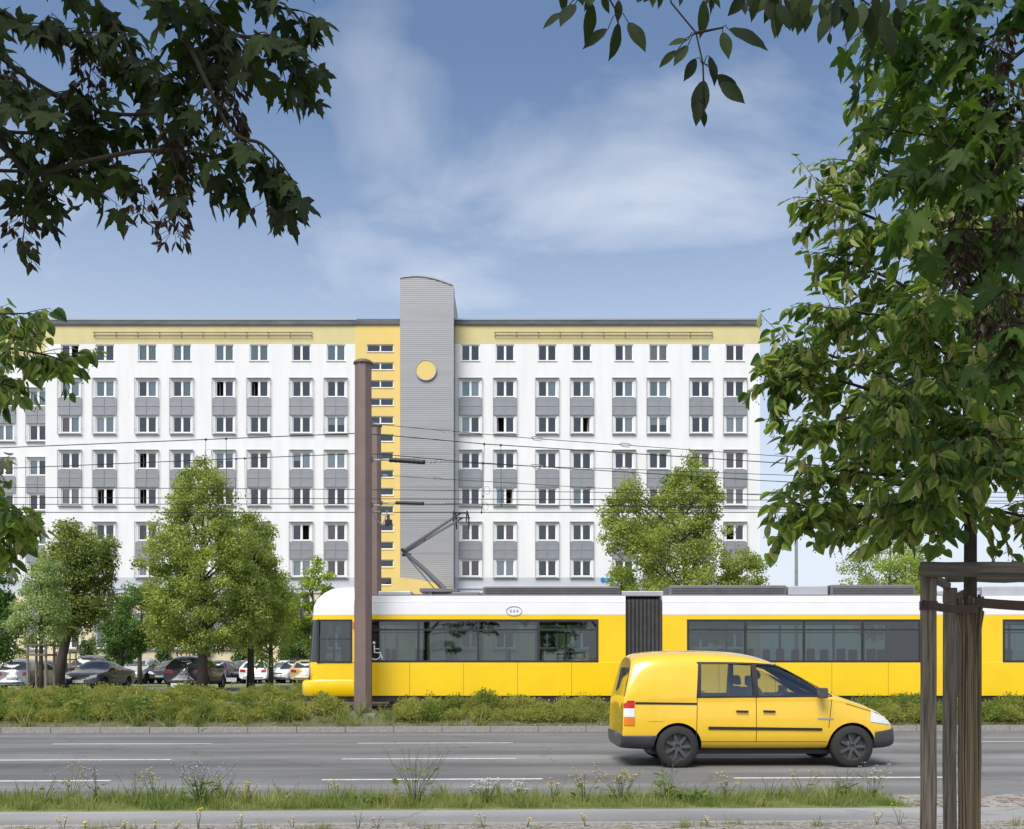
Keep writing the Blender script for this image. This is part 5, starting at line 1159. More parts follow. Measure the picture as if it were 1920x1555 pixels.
def grass(name, n, sampler, h, mat='grass', lean=.35):
    p = sampler(n); n = len(p); tip = nrs.normal(size=(n, 3)) * lean + np.array([0, 0, 1.]); nor = nrs.normal(size=(n, 3)); hh = nrs.gamma(4, .25, n) * h * (.55 + .5 * np.sin(p[:, 0] * 1.7 + np.sin(p[:, 0] * 4.1 + p[:, 1] * 3) * 1.5) ** 2 + .35 * (np.sin(p[:, 0] * 9 + p[:, 1] * 11) > .55))
    o = inst(leaf_cloud(name, p, tip, nor, hh, BLADE, mat), name); return tag(o, kind='stuff')
def street_sample(x0, x1, y0, y1, z, clump=0):
    def f(n):
        xx = nrs.uniform(x0, x1, n); yy = nrs.uniform(y0, y1, n)
        if clump: 
            c = nrs.randint(0, clump, n); cx = nrs.uniform(x0, x1, clump); cy = nrs.uniform(y0, y1, clump); xx = cx[c] + nrs.normal(0, .05, n); yy = cy[c] + nrs.normal(0, .035, n)
        q = np.array([tuple(SP(a, b, 0)) for a, b in zip(xx, yy)]); q[:, 2] = [gz(a, b) for a, b in q[:, :2]] if z is None else z
        return q
    return f
grass('verge_grass', 26000, street_sample(-7.3, XE - .05, 10.84, 11.78, .02), .085)
grass('verge_grass_edge', 7000, street_sample(-7.3, XE + .35, 10.80, 11.0, .015), .06)
grass('median_grass', 14000, street_sample(-15, 15, 23.56, 24.4, None), .12)
grass('median_tufts', 7000, street_sample(-15, 15, 23.56, 25.0, None, 160), .22)
grass('pavement_tufts', 2600, street_sample(-6, 6, 9.45, 9.80, .004, 34), .05)
pt = street_sample(-14, 14, 23.58, 24.3, None)(420); n = len(pt)
tag(inst(leaf_cloud('fallen_petals', pt + np.array([0, 0, .012]), nrs.normal(size=(n, 3)) * np.array([1, 1, .1]), nrs.normal(size=(n, 3)) * .2 + np.array([0, 0, 1]), nrs.uniform(.03, .08, n), QUAD, 'petal'), 'fallen_petals'), kind='stuff')

# wildflowers on the near verge
def weed(name, px, y, h, nst, flower, label, spread=.25, leafy=0, fl=.014, heads=3, z=.02, cat='wildflower', leafsize=.09):
    b = SP(X(px, y), y, z); o = tag(empty(name, b), label, cat); st = MB(); fm_ = MB(); hp = []
    for k in range(nst):
        a = rnd.uniform(0, 6.28); l = h * rnd.uniform(.55, 1.0); dx_, dy_ = spread * h * math.cos(a) * rnd.random(), spread * h * .6 * math.sin(a) * rnd.random()
        pts = [(dx_ * .1, dy_ * .1, 0), (dx_ * .4, dy_ * .4, l * .45), (dx_ * .75 + rnd.uniform(-.02, .02), dy_ * .75, l * .75), (dx_, dy_, l)]; st.tube(pts, [.0035, .003, .0022, .0015], 4)
        tips = [Vector(pts[-1])]
        for j in range(heads - 1):
            t = rnd.uniform(.45, .95); q = Vector(pts[1]).lerp(Vector(pts[3]), t); e = q + Vector((rnd.uniform(-.09, .09), rnd.uniform(-.05, .05), rnd.uniform(.03, .10))) * (h / .5); st.tube([q, e], [.0018, .0011], 3); tips.append(e)
        hp += tips
    st.build('stem', 'stem', o)
    if flower:
        for t in hp:
            if rnd.random() < .8:
                for j in range(3 if flower == 'fl_white' else 1): fm_.ball(t + Vector((rnd.uniform(-.02, .02), rnd.uniform(-.01, .01), 0)) * (flower == 'fl_white'), fl * rnd.uniform(.7, 1.2), 1, 1, .55, 6, 4)
        tag(fm_.build('flower_heads', flower, o), kind='stuff')
    if leafy:
        n = leafy; zz = nrs.uniform(0, h * .6, n); a = nrs.uniform(0, 6.28, n); rr_ = spread * h * .5 * nrs.uniform(0, 1, n)
        p = np.stack([rr_ * np.cos(a), rr_ * np.sin(a), zz], 1); tip = np.stack([np.cos(a), np.sin(a), nrs.uniform(-.1, .9, n)], 1)
        inst(leaf_cloud('leaves', p, tip, nrs.normal(size=(n, 3)) * .3 + np.array([0, 0, 1]), nrs.uniform(.5, 1.2, n) * leafsize, OVAL, 'weed'), 'leaves', o)
for a in ((60, 11.3, .34, 6, 'fl_blue', 'sparse lilac flowering weed at the far left of the verge', .7, 10), (110, 11.4, .45, 7, 'fl_yel', 'thin tall yellow weed second from left on the verge', .6, 8), (158, 11.3, .45, 7, 'fl_blue', 'thin lilac weed left of the chicory clump', .5, 14),
          (225, 11.2, .42, 7, None, 'thin branching weed left of the grassy clump', .6, 20), (262, 11.4, .46, 9, 'fl_yel', 'yellow flowering weed just left of the tall grassy clump', .6, 20), (345, 11.2, .50, 26, 'fl_blue', 'dense grassy clump with lilac flowers at left centre of the verge', .9, 90),
          (385, 11.3, .36, 8, None, 'thin green weed right beside the dense lilac clump', .8, 10), (430, 11.2, .28, 9, 'fl_yel', 'low yellow flowers right of the dense lilac clump', .9, 6), (500, 11.3, .26, 6, None, 'low green stalks midway between the two tall clumps', .9, 6),
          (600, 11.4, .25, 5, 'fl_yel', 'bright yellow flowers left of the broad leaved weed', .5, 8), (660, 11.2, .17, 5, None, 'broad leaved green weed beside the tall bare stalks', 2.2, 120), (742, 11.2, .66, 16, None, 'tall branching stalks standing highest on the verge', .8, 70),
          (880, 11.3, .30, 14, 'fl_white', 'white umbel flowers right of the tall stalks', .9, 24), (935, 11.2, .28, 8, 'fl_white', 'second clump of white umbels towards the van', .9, 16), (1000, 11.3, .26, 8, 'fl_yel', 'small yellow flowers left of the van rear wheel', .8, 10), (1060, 11.3, .36, 10, 'fl_yel', 'yellow flowers below the rear bumper of the van', .8, 20),
          (1130, 11.3, .42, 16, 'fl_yel', 'airy yellow clump in front of the rear bumper', .8, 40), (1215, 11.3, .50, 6, None, 'tall green weed in front of the rear wheel', .5, 60), (1270, 11.2, .22, 8, None, 'bushy green weed right of the rear wheel', 1.6, 110), (1330, 11.4, .32, 8, 'fl_yel', 'thin yellow flowers below the middle of the van', .9, 6),
          (1410, 11.3, .30, 7, None, 'thin green stalks below the van door', .9, 8), (1480, 11.4, .38, 8, 'fl_yel', 'thin yellow weed left of the front wheel', .7, 10), (1555, 11.3, .40, 10, None, 'seeding green weed under the front wheel', .5, 40), (1610, 11.4, .44, 8, 'fl_white', 'white umbel weed at the right end of the verge', .6, 16)):
    px, y, h, ns, fl, lb, sp, lf = a
    weed('verge_weed', px, y, h, ns, fl, lb, sp, lf, .0085 if fl != 'fl_white' else .0065, 3)
for i, (px, h) in enumerate(((80, .16), (120, .10), (190, .10), (245, .10), (285, .10), (325, .26), (405, .15), (500, .13), (620, .19), (655, .17), (855, .17), (935, .10), (1045, .15), (1275, .11), (1600, .18), (1645, .24), (1700, .12))):
    weed('pavement_flower', px, 9.62, h, 3, 'fl_yel', 'small yellow flower at the path edge, number %s counted from the left' % ['one', 'two', 'three', 'four', 'five', 'six', 'seven', 'eight', 'nine', 'ten', 'eleven', 'twelve', 'thirteen', 'fourteen', 'fifteen', 'sixteen', 'seventeen'][i], .5, 4, .010, 2, .004, leafsize=.035)
def sapling_maple(px, d, h, label):
    x = X(px, d); o = tag(empty('maple_seedling', (x, d, gz(x, d))), label, 'plant'); n = 46; a = nrs.uniform(0, 6.28, n); z = nrs.uniform(.12, 1, n) * h; r = .30 * nrs.uniform(.3, 1, n) * (1.15 - z / h * .7)
    p = np.stack([r * np.cos(a), r * np.sin(a), z], 1); tip = np.stack([np.cos(a), np.sin(a) - .2, nrs.uniform(-.8, 0, n)], 1); nor = np.stack([np.cos(a) * .4, np.sin(a) * .4 - .3, np.ones(n)], 1)
    lm = [tpl_mesh('leaf', t, 'weed') for t in MAPLES]; xx, tt, nn_ = basis(tip, nor)
    for i in range(n):
        m4 = Matrix(((xx[i][0], tt[i][0], nn_[i][0], p[i][0]), (xx[i][1], tt[i][1], nn_[i][1], p[i][1]), (xx[i][2], tt[i][2], nn_[i][2], p[i][2]), (0, 0, 0, 1))) @ Matrix.Scale(rnd.uniform(.06, .11), 4)
        q = inst(lm[i % 3], 'leaf', o); q.matrix_local = m4
    m = MB().tube([(0, 0, 0), (.02, 0, h * .5), (0, 0, h)], [.012, .009, .004], 5)
    for k in range(12): m.tube([(0, 0, z[k]), tuple(p[k])], .003, 3)
    m.build('stem', 'twig', o)
sapling_maple(268, 23.85, .62, 'maple seedling with large leaves among the shrubs at left'); sapling_maple(145, 23.95, .5, 'smaller maple seedling at the far left of the shrubs'); sapling_maple(1615, 24.1, .55, 'maple seedling among the shrubs just behind the van bonnet')

# ------------------------------------------------------------------ trees on the near side, their branches reaching into view
class Grow:
    def __init__(s): s.wood = MB(); s.p = []; s.t = []; s.n = []; s.s = []; s.br = []; s.fr = []
    def leaf(s, p, t, n, size): s.p.append(tuple(p)); s.t.append(tuple(t)); s.n.append(tuple(n)); s.s.append(size)
    def limb(s, pts, r0, r1, step, tl, nleaf, size, droop=.5, t0=.2, bract=0.0, jitter=1.0, spur=.35):
        pts = [Vector(p) for p in pts]; fine = []
        for i in range(len(pts) - 1):
            a, b, c, d = pts[max(i - 1, 0)], pts[i], pts[i + 1], pts[min(i + 2, len(pts) - 1)]
            for k in range(6):
                t = k / 6; fine.append(.5 * ((2 * b) + (c - a) * t + (2 * a - 5 * b + 4 * c - d) * t * t + (3 * b - a - 3 * c + d) * t ** 3))
        fine.append(pts[-1]); N = len(fine)
        s.wood.tube(fine, [r0 + (r1 - r0) * i / (N - 1) for i in range(N)], 6)
        L = sum((fine[i + 1] - fine[i]).length for i in range(N - 1)); nt_ = max(2, int(L / step))
        for k in range(nt_ + 1):
            t = t0 + (1 - t0) * (k + rnd.uniform(-.3, .3)) / nt_; t = max(0, min(.999, t)); i = int(t * (N - 1)); b = fine[i].lerp(fine[i + 1], t * (N - 1) - i); ax = (fine[i + 1] - fine[i]).normalized()
            v = Vector((rnd.gauss(0, 1), rnd.gauss(0, 1), rnd.gauss(0, .8))); v = (v - ax * v.dot(ax)).normalized()
            dirv = (ax * spur * 1.4 + v * jitter + Vector((0, 0, -droop * .35))).normalized(); l = tl * rnd.uniform(.5, 1.15)
            if k == nt_: dirv, l = ax, tl * .6
            tw = [b]
            for q in range(4): dirv = (dirv + Vector((rnd.gauss(0, .12), rnd.gauss(0, .12), -droop * .16))).normalized(); tw.append(tw[-1] + dirv * l / 4)
            s.wood.tube(tw, [max(r1 * .8, .0022), .002, .0018, .0015, .001], 4)
            for q in range(nleaf):
                u = (q + .6) / nleaf; j = min(int(u * 4), 3); pp = tw[j].lerp(tw[j + 1], u * 4 - j); sd = (1 if q % 2 else -1)
                side = dirv.cross(Vector((0, 0, 1))).normalized() * sd; td = (dirv * .6 + side * .9 + Vector((rnd.gauss(0, .3), rnd.gauss(0, .3), -droop + rnd.gauss(0, .25))))
                nn = Vector((rnd.gauss(0, .45), rnd.gauss(0, .45) - .25, 1)); sz = size * rnd.uniform(.65, 1.2); pe = pp + td.normalized() * sz * .45
                s.wood.tube([pp, pe], .0011, 3, False); s.leaf(pe, td, nn, sz)
                if rnd.random() < bract: s.br.append((tuple(pp), (td.x * .3 + rnd.gauss(0, .2), td.y * .3 + rnd.gauss(0, .2), -1.0), rnd.uniform(.06, .10)))
    def finish(s, root, tpls, mat, limit=300):
        o = root.location; s.wood.v = [(a - o.x, b - o.y, c - o.z) for a, b, c in s.wood.v]; s.wood.build('branches', 'twig', root, True)
        p, t, n_, sz = (np.array(a, float) for a in (s.p, s.t, s.n, s.s))
        px, py = 960 + p[:, 0] / np.maximum(p[:, 1], .1) * F, YH - (p[:, 2] - H) / np.maximum(p[:, 1], .1) * F
        vis = (p[:, 1] > .5) & (px > -20) & (px < 1940) & (py > -20) & (py < 1575); score = np.where(vis, sz / np.maximum(p[:, 1], .3), -1)
        top = np.argsort(-score)[:limit]; top = top[score[top] > 0]; mask = np.ones(len(p), bool); mask[top] = False
        x, tt, nn = basis(t, n_); rel = p - np.array(o); lm = [tpl_mesh('leaf', q, mat) for q in tpls]
        for k, i in enumerate(top):
            q = inst(lm[k % len(lm)], 'leaf', root)
            q.matrix_local = Matrix(((x[i][0], tt[i][0], nn[i][0], rel[i][0]), (x[i][1], tt[i][1], nn[i][1], rel[i][1]), (x[i][2], tt[i][2], nn[i][2], rel[i][2]), (0, 0, 0, 1))) @ Matrix.Scale(sz[i], 4)
        idx = np.where(mask)[0]
        for k in range(len(tpls)):
            j = idx[k::len(tpls)]
            if len(j): tag(inst(leaf_cloud('foliage', rel[j], t[j], n_[j], sz[j], tpls[k], mat), 'foliage', root), kind='stuff')
        if s.br:
            bp = np.array([b[0] for b in s.br]) - np.array(o); bt = np.array([b[1] for b in s.br]); bs = np.array([b[2] for b in s.br]); tpl = (OVAL[0] * np.array([.8, 1, 1.6]), OVAL[1])
            tag(inst(leaf_cloud('flower_bracts', bp, bt, nrs.normal(size=bp.shape), bs, tpl, 'bract'), 'flower_bracts', root), kind='stuff')
            f = MB()
            for a, b, c in zip(bp, bt, bs):
                e = Vector(a) + Vector(b).normalized() * c * .5
                for k in range(rnd.randint(1, 3)):
                    g = e + Vector((rnd.uniform(-.02, .02), rnd.uniform(-.02, .02), -rnd.uniform(.03, .055))); f.tube([e, g], .0006, 3, False); f.ball(g, .0035, n=5, m=4)
            tag(f.build('fruits', 'samara', root), kind='stuff')
def T(px, py, d): return P(px, py, d)
# --- young lime tree with stakes at right
D0 = 5.2; lx = X(1818, D0)
lime = tag(empty('young_lime_tree', (lx, D0, 0)), 'leafy young lime tree at right, trunk wrapped in reed matting', 'tree')
MB().tube([(0, 0, -.1), (0, 0, 1), (.005, 0, 2.4), (-.01, .02, 3.6), (0, .03, 4.8), (.02, .05, 5.8)], [.042, .036, .031, .024, .016, .008], 12).build('trunk', 'bark', lime, True)
g = Grow()
spec = [((1818, 935, 5.2), (1660, 945, 5.1), (1550, 955, 5.0), (1492, 945, 4.95)), ((1818, 900, 5.2), (1650, 890, 5.3), (1570, 880, 5.4), (1530, 885, 5.4)), ((1818, 850, 5.2), (1680, 780, 5.0), (1560, 790, 4.9), (1512, 806, 4.9)),
        ((1818, 820, 5.2), (1640, 735, 5.2), (1520, 705, 5.2), (1452, 712, 5.2)), ((1818, 760, 5.2), (1620, 690, 5.5), (1520, 655, 5.6), (1474, 655, 5.6)), ((1818, 700, 5.2), (1700, 610, 5.1), (1610, 585, 5.0), (1535, 575, 5.0)),
        ((1818, 640, 5.2), (1700, 540, 5.3), (1610, 500, 5.4), (1556, 478, 5.4)), ((1818, 560, 5.2), (1690, 440, 5.1), (1590, 390, 5.1), (1535, 372, 5.1)), ((1818, 480, 5.2), (1730, 360, 5.2), (1660, 320, 5.3), (1590, 300, 5.3)),
        ((1818, 400, 5.2), (1770, 270, 5.1), (1710, 210, 5.0), (1650, 190, 5.0)), ((1818, 320, 5.2), (1790, 160, 5.2), (1740, 90, 5.2), (1690, 70, 5.2)), ((1818, 960, 5.2), (1740, 965, 5.25), (1650, 972, 5.3), (1580, 968, 5.3)),
        ((1818, 950, 5.2), (1880, 960, 5.1), (1940, 970, 5.1), (2010, 960, 5.1)), ((1818, 900, 5.2), (1770, 930, 4.8), (1720, 945, 4.6), (1690, 955, 4.5)), ((1818, 840, 5.2), (1800, 820, 4.7), (1770, 840, 4.3), (1740, 870, 4.2)),
        ((1818, 780, 5.2), (1770, 720, 4.7), (1700, 720, 4.4), (1640, 760, 4.3)), ((1818, 660, 5.2), (1800, 580, 4.8), (1760, 560, 4.5), (1720, 590, 4.4)), ((1818, 830, 5.2), (1840, 800, 4.7), (1870, 830, 4.4), (1890, 865, 4.3)),
        ((1818, 500, 5.2), (1800, 420, 4.9), (1760, 400, 4.7), (1720, 430, 4.6)), ((1818, 850, 5.2), (1740, 800, 5.7), (1680, 810, 6.0), (1620, 850, 6.1)), ((1818, 700, 5.2), (1760, 640, 5.7), (1700, 640, 6.0), (1650, 660, 6.1))]
for y in range(330, 930, 70): spec.append(((1818, y, 5.2), (1870, y - 55, 5.2 + .3 * math.sin(y)), (1930, y - 80, 5.2 + .6 * math.sin(y)), (2010, y - 75, 5.2 + .8 * math.sin(y))))
for l in spec: g.limb([T(*q) for q in l], .012, .003, .038, .25, 7, .070, .55, .12, .42)
g.finish(lime, HEARTS, 'lime')
# reed matting, stakes, beams and straps
rw = MB()
for k in range(150):
    a = 2 * math.pi * k / 150 + rnd.uniform(-.02, .02); r = .050 * rnd.uniform(.92, 1.06); zt = rnd.uniform(1.86, 1.97); pts = []
    for z in (-.02, .35, .70, .72, 1.1, 1.5, 1.74): pts.append((math.cos(a) * r * (1 - .07 * (abs(z - .71) < .03) - .05 * (z > 1.6) - .04 * (z < .4)) + rnd.gauss(0, .002), math.sin(a) * r * (1 - .07 * (abs(z - .71) < .03) - .05 * (z > 1.6)) + rnd.gauss(0, .002), z))
    fl = rnd.uniform(.9, 1.45) if rnd.random() < .4 else 1.0; pts.append((math.cos(a) * r * fl, math.sin(a) * r * fl, zt)); rw.tube(pts, .0042, 5)
rw.build('reed_matting', 'reed', lime)
for z in (.71, 1.68, .30): MB().tube([(.051 * math.cos(t), .051 * math.sin(t), z + .004 * math.sin(3 * t)) for t in [i * math.pi / 12 for i in range(25)]], .0022, 5).build('binding_wire', 'rail', lime)
stk = tag(empty('tree_stake_frame', (lx, D0, 0)), 'weathered wooden stake frame with cross beams around the young lime', 'tree stakes')
SPOS = [(X(1741, 5.0), 5.0, 0), (X(1781, 5.95), 5.95, 0), (X(1741, 5.0) + .80, 5.02, 0), (X(1785, 5.95) + .62, 5.97, 0)]
for i, (sx_, sy_, _) in enumerate(SPOS):
    b = Vector((sx_, sy_, 0)) - stk.location; pts = []
    for k in range(9): pts.append((b.x + rnd.gauss(0, .0015), b.y + rnd.gauss(0, .0015), -.1 + k * (2.19 if i in (0, 2) else 2.16) / 8))
    MB().tube(pts, [.0395 + rnd.uniform(-.0012, .0012) for _ in pts], 18).build('stake', 'wood', stk, True)
def beam(a, b, z, h=.075, t=.04):
    a, b = Vector(a) - stk.location, Vector(b) - stk.location; a.z = b.z = z; d = (b - a).normalized(); s_ = d.cross(Vector((0, 0, 1))); m = MB(); a -= d * .05; b += d * .05
    sec = [(-h / 2, 0), (-h / 2, t * .5), (-h * .25, t * .92), (h * .25, t), (h / 2, t * .5), (h / 2, 0)]; n = len(sec); N = 8; vs = []
    for k in range(N + 1):
        q = a.lerp(b, k / N); j = rnd.gauss(0, .002)
        for u, v in sec: vs.append(q + Vector((0, 0, u + j)) + s_ * v)
    m.add(vs, [(k * n + i, k * n + (i + 1) % n, (k + 1) * n + (i + 1) % n, (k + 1) * n + i) for k in range(N) for i in range(n)] + [tuple(range(n)), tuple(range(N * n, N * n + n))]); m.build('cross_beam', 'woodx', stk)
zb_ = Z(1070, 5.0); f0, f1, f2, f3 = [Vector(q) for q in SPOS]
beam(f0 + Vector((-.01, -.04, 0)), f2 + Vector((.05, -.04, 0)), zb_); beam(f1 + Vector((0, -.04, 0)), f3 + Vector((0, -.04, 0)), Z(1080, 5.9)); beam(f0 + Vector((-.0, .1, 0)), f1 + Vector((-.04, -.02, 0)), Z(1082, 5.4), .05, .03)
def strap(a, b, w=.042):
    a, b = Vector(a) - stk.location, Vector(b) - stk.location; d = (b - a).normalized(); n_ = d.cross(Vector((0, 0, 1))).normalized() * .003; up = Vector((0, 0, w / 2)); m = MB(); vs = []
    for k in range(9):
        q = a.lerp(b, k / 8) + Vector((0, 0, -.012 * math.sin(math.pi * k / 8))); vs += [q + up + n_, q - up + n_, q - up - n_, q + up - n_]
    m.add(vs, [(4 * k + i, 4 * k + 4 + i, 4 * k + 4 + (i + 1) % 4, 4 * k + (i + 1) % 4) for k in range(8) for i in range(4)]); m.build('strap', 'strap', stk)
zs = Z(1137, 5.0)
strap((f0.x - .045, 4.955, zs + .008), (lx + .03, D0 - .05, zs - .005)); strap((f1.x - .05, 5.93, Z(1122, 5.9)), (lx - .02, D0 + .01, Z(1112, 5.2))); strap((lx - .02, D0 - .05, Z(1129, 5.15)), (f2.x + .05, 4.97, Z(1137, 5.0)), .05)
MB().tube([Vector((f0.x, f0.y, zs - .02)) - stk.location, Vector((f0.x, f0.y, zs + .025)) - stk.location], .044, 18).build('strap', 'strap', stk)
# --- lime tree outside the left edge
ll = tag(empty('left_lime_tree', (X(-420, 5.4), 5.4, 0)), 'lime branches reaching in from beyond the left edge', 'tree')
MB().tube([(0, 0, -.1), (0, 0, 1.5), (.02, 0, 3), (.0, .05, 5.2)], [.07, .06, .045, .012], 12).build('trunk', 'bark', ll, True)
g = Grow(); tx_ = (-420, 5.4)
for l in (((-420, 740, 5.4), (-150, 650, 5.2), (-20, 650, 5.0), (60, 660, 4.9), (120, 676, 4.9)), ((-420, 700, 5.4), (-150, 600, 5.3), (-30, 590, 5.2), (55, 588, 5.1)), ((-420, 800, 5.4), (-150, 690, 5.0), (-50, 700, 4.8), (10, 722, 4.8)), ((-420, 1000, 5.4), (-150, 930, 5.2), (-30, 950, 5.0), (40, 985, 5.0)),
          ((-420, 1020, 5.4), (-150, 980, 5.0), (-60, 970, 4.8), (25, 965, 4.8)), ((-420, 960, 5.4), (-150, 880, 5.3), (-80, 870, 5.2), (-20, 885, 5.2)), ((-420, 1060, 5.4), (-150, 1010, 5.2), (-40, 1005, 5.1), (20, 1010, 5.1)), ((-420, 600, 5.4), (-250, 450, 5.5), (-150, 400, 5.5))):
    g.limb([T(*q) for q in l], .014, .003, .075, .17, 4, .068, .6, .35, .35)
g.finish(ll, HEARTS, 'lime', 220)
# --- maples overhead
def samara_bunch(root, px, py, d, L, n):
    c = P(px, py, d) - root.location; m = MB().tube([c + Vector((0, 0, L * .55)), c + Vector((.01, 0, 0)), c - Vector((0, 0, L * .5))], .0022, 4); p = []; t = []
    for k in range(n):
        z = rnd.uniform(-.5, .5) * L; a = rnd.uniform(0, 6.28); q = c + Vector((math.cos(a) * .012, math.sin(a) * .012, z)); e = q + Vector((math.cos(a) * .03, math.sin(a) * .03, -.025)); m.tube([q, e], .0009, 3, False)
        for s in (-1, 1): p.append(tuple(e)); t.append((math.cos(a + s * .9) * .7, math.sin(a + s * .9) * .7, -.9 + rnd.gauss(0, .3)))
    p, t = np.array(p), np.array(t); o = m.build('fruit_stalk', 'twig', root)
    tag(inst(leaf_cloud('seed_bunch', p, t, nrs.normal(size=p.shape), nrs.uniform(.030, .045, len(p)), (OVAL[0] * np.array([.75, 1, 1]), OVAL[1]), 'samara'), 'seed_bunch', root), kind='stuff')
def overhead(root, cx, cy, cz, rx, ry, rz, n):
    """unseen crown of the branches in view, added over the camera for its shade"""
    u = rdirs(n) * nrs.uniform(.1, 1, (n, 1)) ** (1 / 3); p = u * np.array([rx, ry, rz]) + np.array([cx, cy, cz])
    px = np.abs(p[:, 0]) / np.maximum(p[:, 1], .1) * F; ok = ((p[:, 2] > H + (YH + 130) / F * np.maximum(p[:, 1], 0)) | (p[:, 1] < .2) | (px > 1060)) & (p[:, 2] > 3.0); p = p[ok]; n = len(p)
    tag(inst(leaf_cloud('foliage', p - np.array(root.location), nrs.normal(size=(n, 3)) + np.array([0, 0, -.8]), nrs.normal(size=(n, 3)) * .5 + np.array([0, 0, 1]), nrs.uniform(.10, .15, n), MAPLES[0], 'maple'), 'foliage', root), kind='stuff')
def maple(loc, label, limbs, top, bunches, crown, extra=(), mat='maple'):
    root = tag(empty('maple_tree', loc), label, 'tree')
    MB().tube([(0, 0, -.1), (.03, 0, 1.5), (0, .05, 3.2), (top[0] * .3, top[1] * .3, 5), (top[0], top[1], 7)], [.17, .14, .12, .08, .03], 12).build('trunk', 'bark', root, True)
    g = Grow()
    for l in limbs: g.limb([T(*q) for q in l], .010, .003, .085, .19, 4, .074, .75, .15, 0, 1.0, .5)
    for tpl_, items in extra:
        for px, py, d, tx_, tz_, sz in items: g.leaf(P(px, py, d), (tx_, rnd.uniform(-.3, .3), tz_), (rnd.gauss(0, .3), -1, .3), sz)
    st_ = [T(*q[0]) for q in limbs]; L3 = Vector(loc) + Vector((0, .03, 3.1)); N3 = sum(st_, Vector()) / len(st_); N3 = N3.lerp(L3, .38) + Vector((0, -.1, .45))
    g.wood.tube([L3, L3.lerp(N3, .5) + Vector((0, -.1, .28)), N3], [.075, .055, .035], 8)
    for v in st_:
        dv = (v - N3) * .5; g.wood.tube([N3, N3.lerp(v, .3) + Vector((rnd.gauss(0, .07), rnd.gauss(0, .1), .08)), N3.lerp(v, .65) + Vector((rnd.gauss(0, .07), rnd.gauss(0, .1), .08)), v], [.026, .021, .016, .012], 6)
        for k in range(26): g.leaf(N3.lerp(v, rnd.random()) + Vector((rnd.gauss(0, .16), rnd.gauss(0, .2), rnd.gauss(-.03, .14))), (rnd.gauss(0, .6), rnd.gauss(0, .6), -.8), (rnd.gauss(0, .4), rnd.gauss(0, .4), 1), rnd.uniform(.06, .09))
    g.finish(root, MAPLES, mat)
    for b in bunches: samara_bunch(root, *b)
    overhead(root, *crown); return root
maple((-4.3, .8, 0), 'dark maple branches with seed bunches hanging in at top left', [
    ((-350, -60, 3.5), (-100, 40, 3.4), (90, 170, 3.35), (230, 215, 3.3), (345, 190, 3.25), (350, 120, 3.2), (390, 20, 3.2)), ((-300, 200, 3.5), (-60, 240, 3.4), (100, 250, 3.3), (180, 235, 3.3)), ((-300, 330, 3.5), (-60, 320, 3.4), (60, 320, 3.35), (130, 300, 3.3)),
    ((150, -220, 3.4), (300, -60, 3.3), (430, 60, 3.2), (520, 70, 3.2), (560, 130, 3.2)), ((200, -160, 3.1), (350, 80, 3.1), (430, 240, 3.1), (490, 270, 3.1), (530, 310, 3.1)), ((-200, -120, 3.2), (0, 20, 3.2), (80, 60, 3.2), (160, 60, 3.2)), ((0, -200, 3.6), (150, -40, 3.5), (230, 70, 3.4), (260, 140, 3.4)),
    ((-250, 60, 3.2), (-60, 130, 3.1), (30, 150, 3.1), (70, 200, 3.1)), ((300, -200, 3.5), (400, -80, 3.5), (480, 0, 3.5), (560, 20, 3.5)), ((60, 330, 3.2), (250, 285, 3.2), (380, 290, 3.2), (420, 320, 3.2))], (.4, .3),
    [(165, 120, 3.3, .20, 40), (415, 130, 3.2, .26, 60), (405, 95, 3.3, .22, 40), (330, 285, 3.2, .24, 55), (350, 265, 3.3, .20, 40), (325, 400, 3.2, .14, 26), (265, 380, 3.25, .14, 22), (40, 430, 3.3, .16, 26), (100, 330, 3.35, .16, 26), (435, 190, 3.25, .20, 40), (500, 380, 3.1, .06, 8)],
    (-3.2, .2, 6.2, 3.6, 3.2, 2.4, 4200), mat='maple_silhouette')
ov = [(1078, 8, 3.3, -.3, -.5, .085), (1110, 5, 3.3, -.1, -1, .09), (1140, 55, 3.3, -.9, -.4, .075), (1160, 42, 3.3, -.15, -1, .09), (1178, 42, 3.3, .5, -.9, .09), (1055, 25, 3.3, -.8, -.3, .06), (1160, 0, 3.3, 0, -.8, .05),
      (1270, 95, 3.2, -.8, -.5, .055), (1290, 85, 3.2, -.6, -.8, .06), (1305, 110, 3.2, -.4, -.8, .06), (1330, 105, 3.2, .3, -1, .07), (1345, 140, 3.2, .7, -.6, .085), (1320, 150, 3.2, -.2, -1, .10), (1350, 155, 3.2, .7, -.7, .08), (1310, 190, 3.2, -.1, -1, .06), (1318, 205, 3.2, .1, -.6, .04), (1365, 55, 3.2, .9, -.4, .11), (1355, 60, 3.2, .2, -1, .07),
      (1320, 0, 3.25, .0, -1, .085), (1290, 75, 3.2, -.9, -.2, .05), (1390, 0, 3.3, .1, -.6, .05), (1440, 0, 3.3, .1, -.8, .06), (1560, 20, 3.3, -.4, -.8, .08), (1580, 5, 3.3, .3, -.9, .08), (1635, 10, 3.3, .1, -1, .10), (1555, 62, 3.3, 0, -1, .03), (1600, 0, 3.3, -.2, -1, .07), (1660, 40, 3.3, .2, -1, .09)]
root = tag(empty('ash_tree', (1.6, -2.4, 0)), 'dark oval leaf sprays hanging in at the top centre', 'tree')
MB().tube([(0, 0, -.1), (0, 0, 2), (0, .1, 4.2), (.05, .3, 6.2)], [.13, .11, .09, .02], 12).build('trunk', 'bark', root, True)
g = Grow()
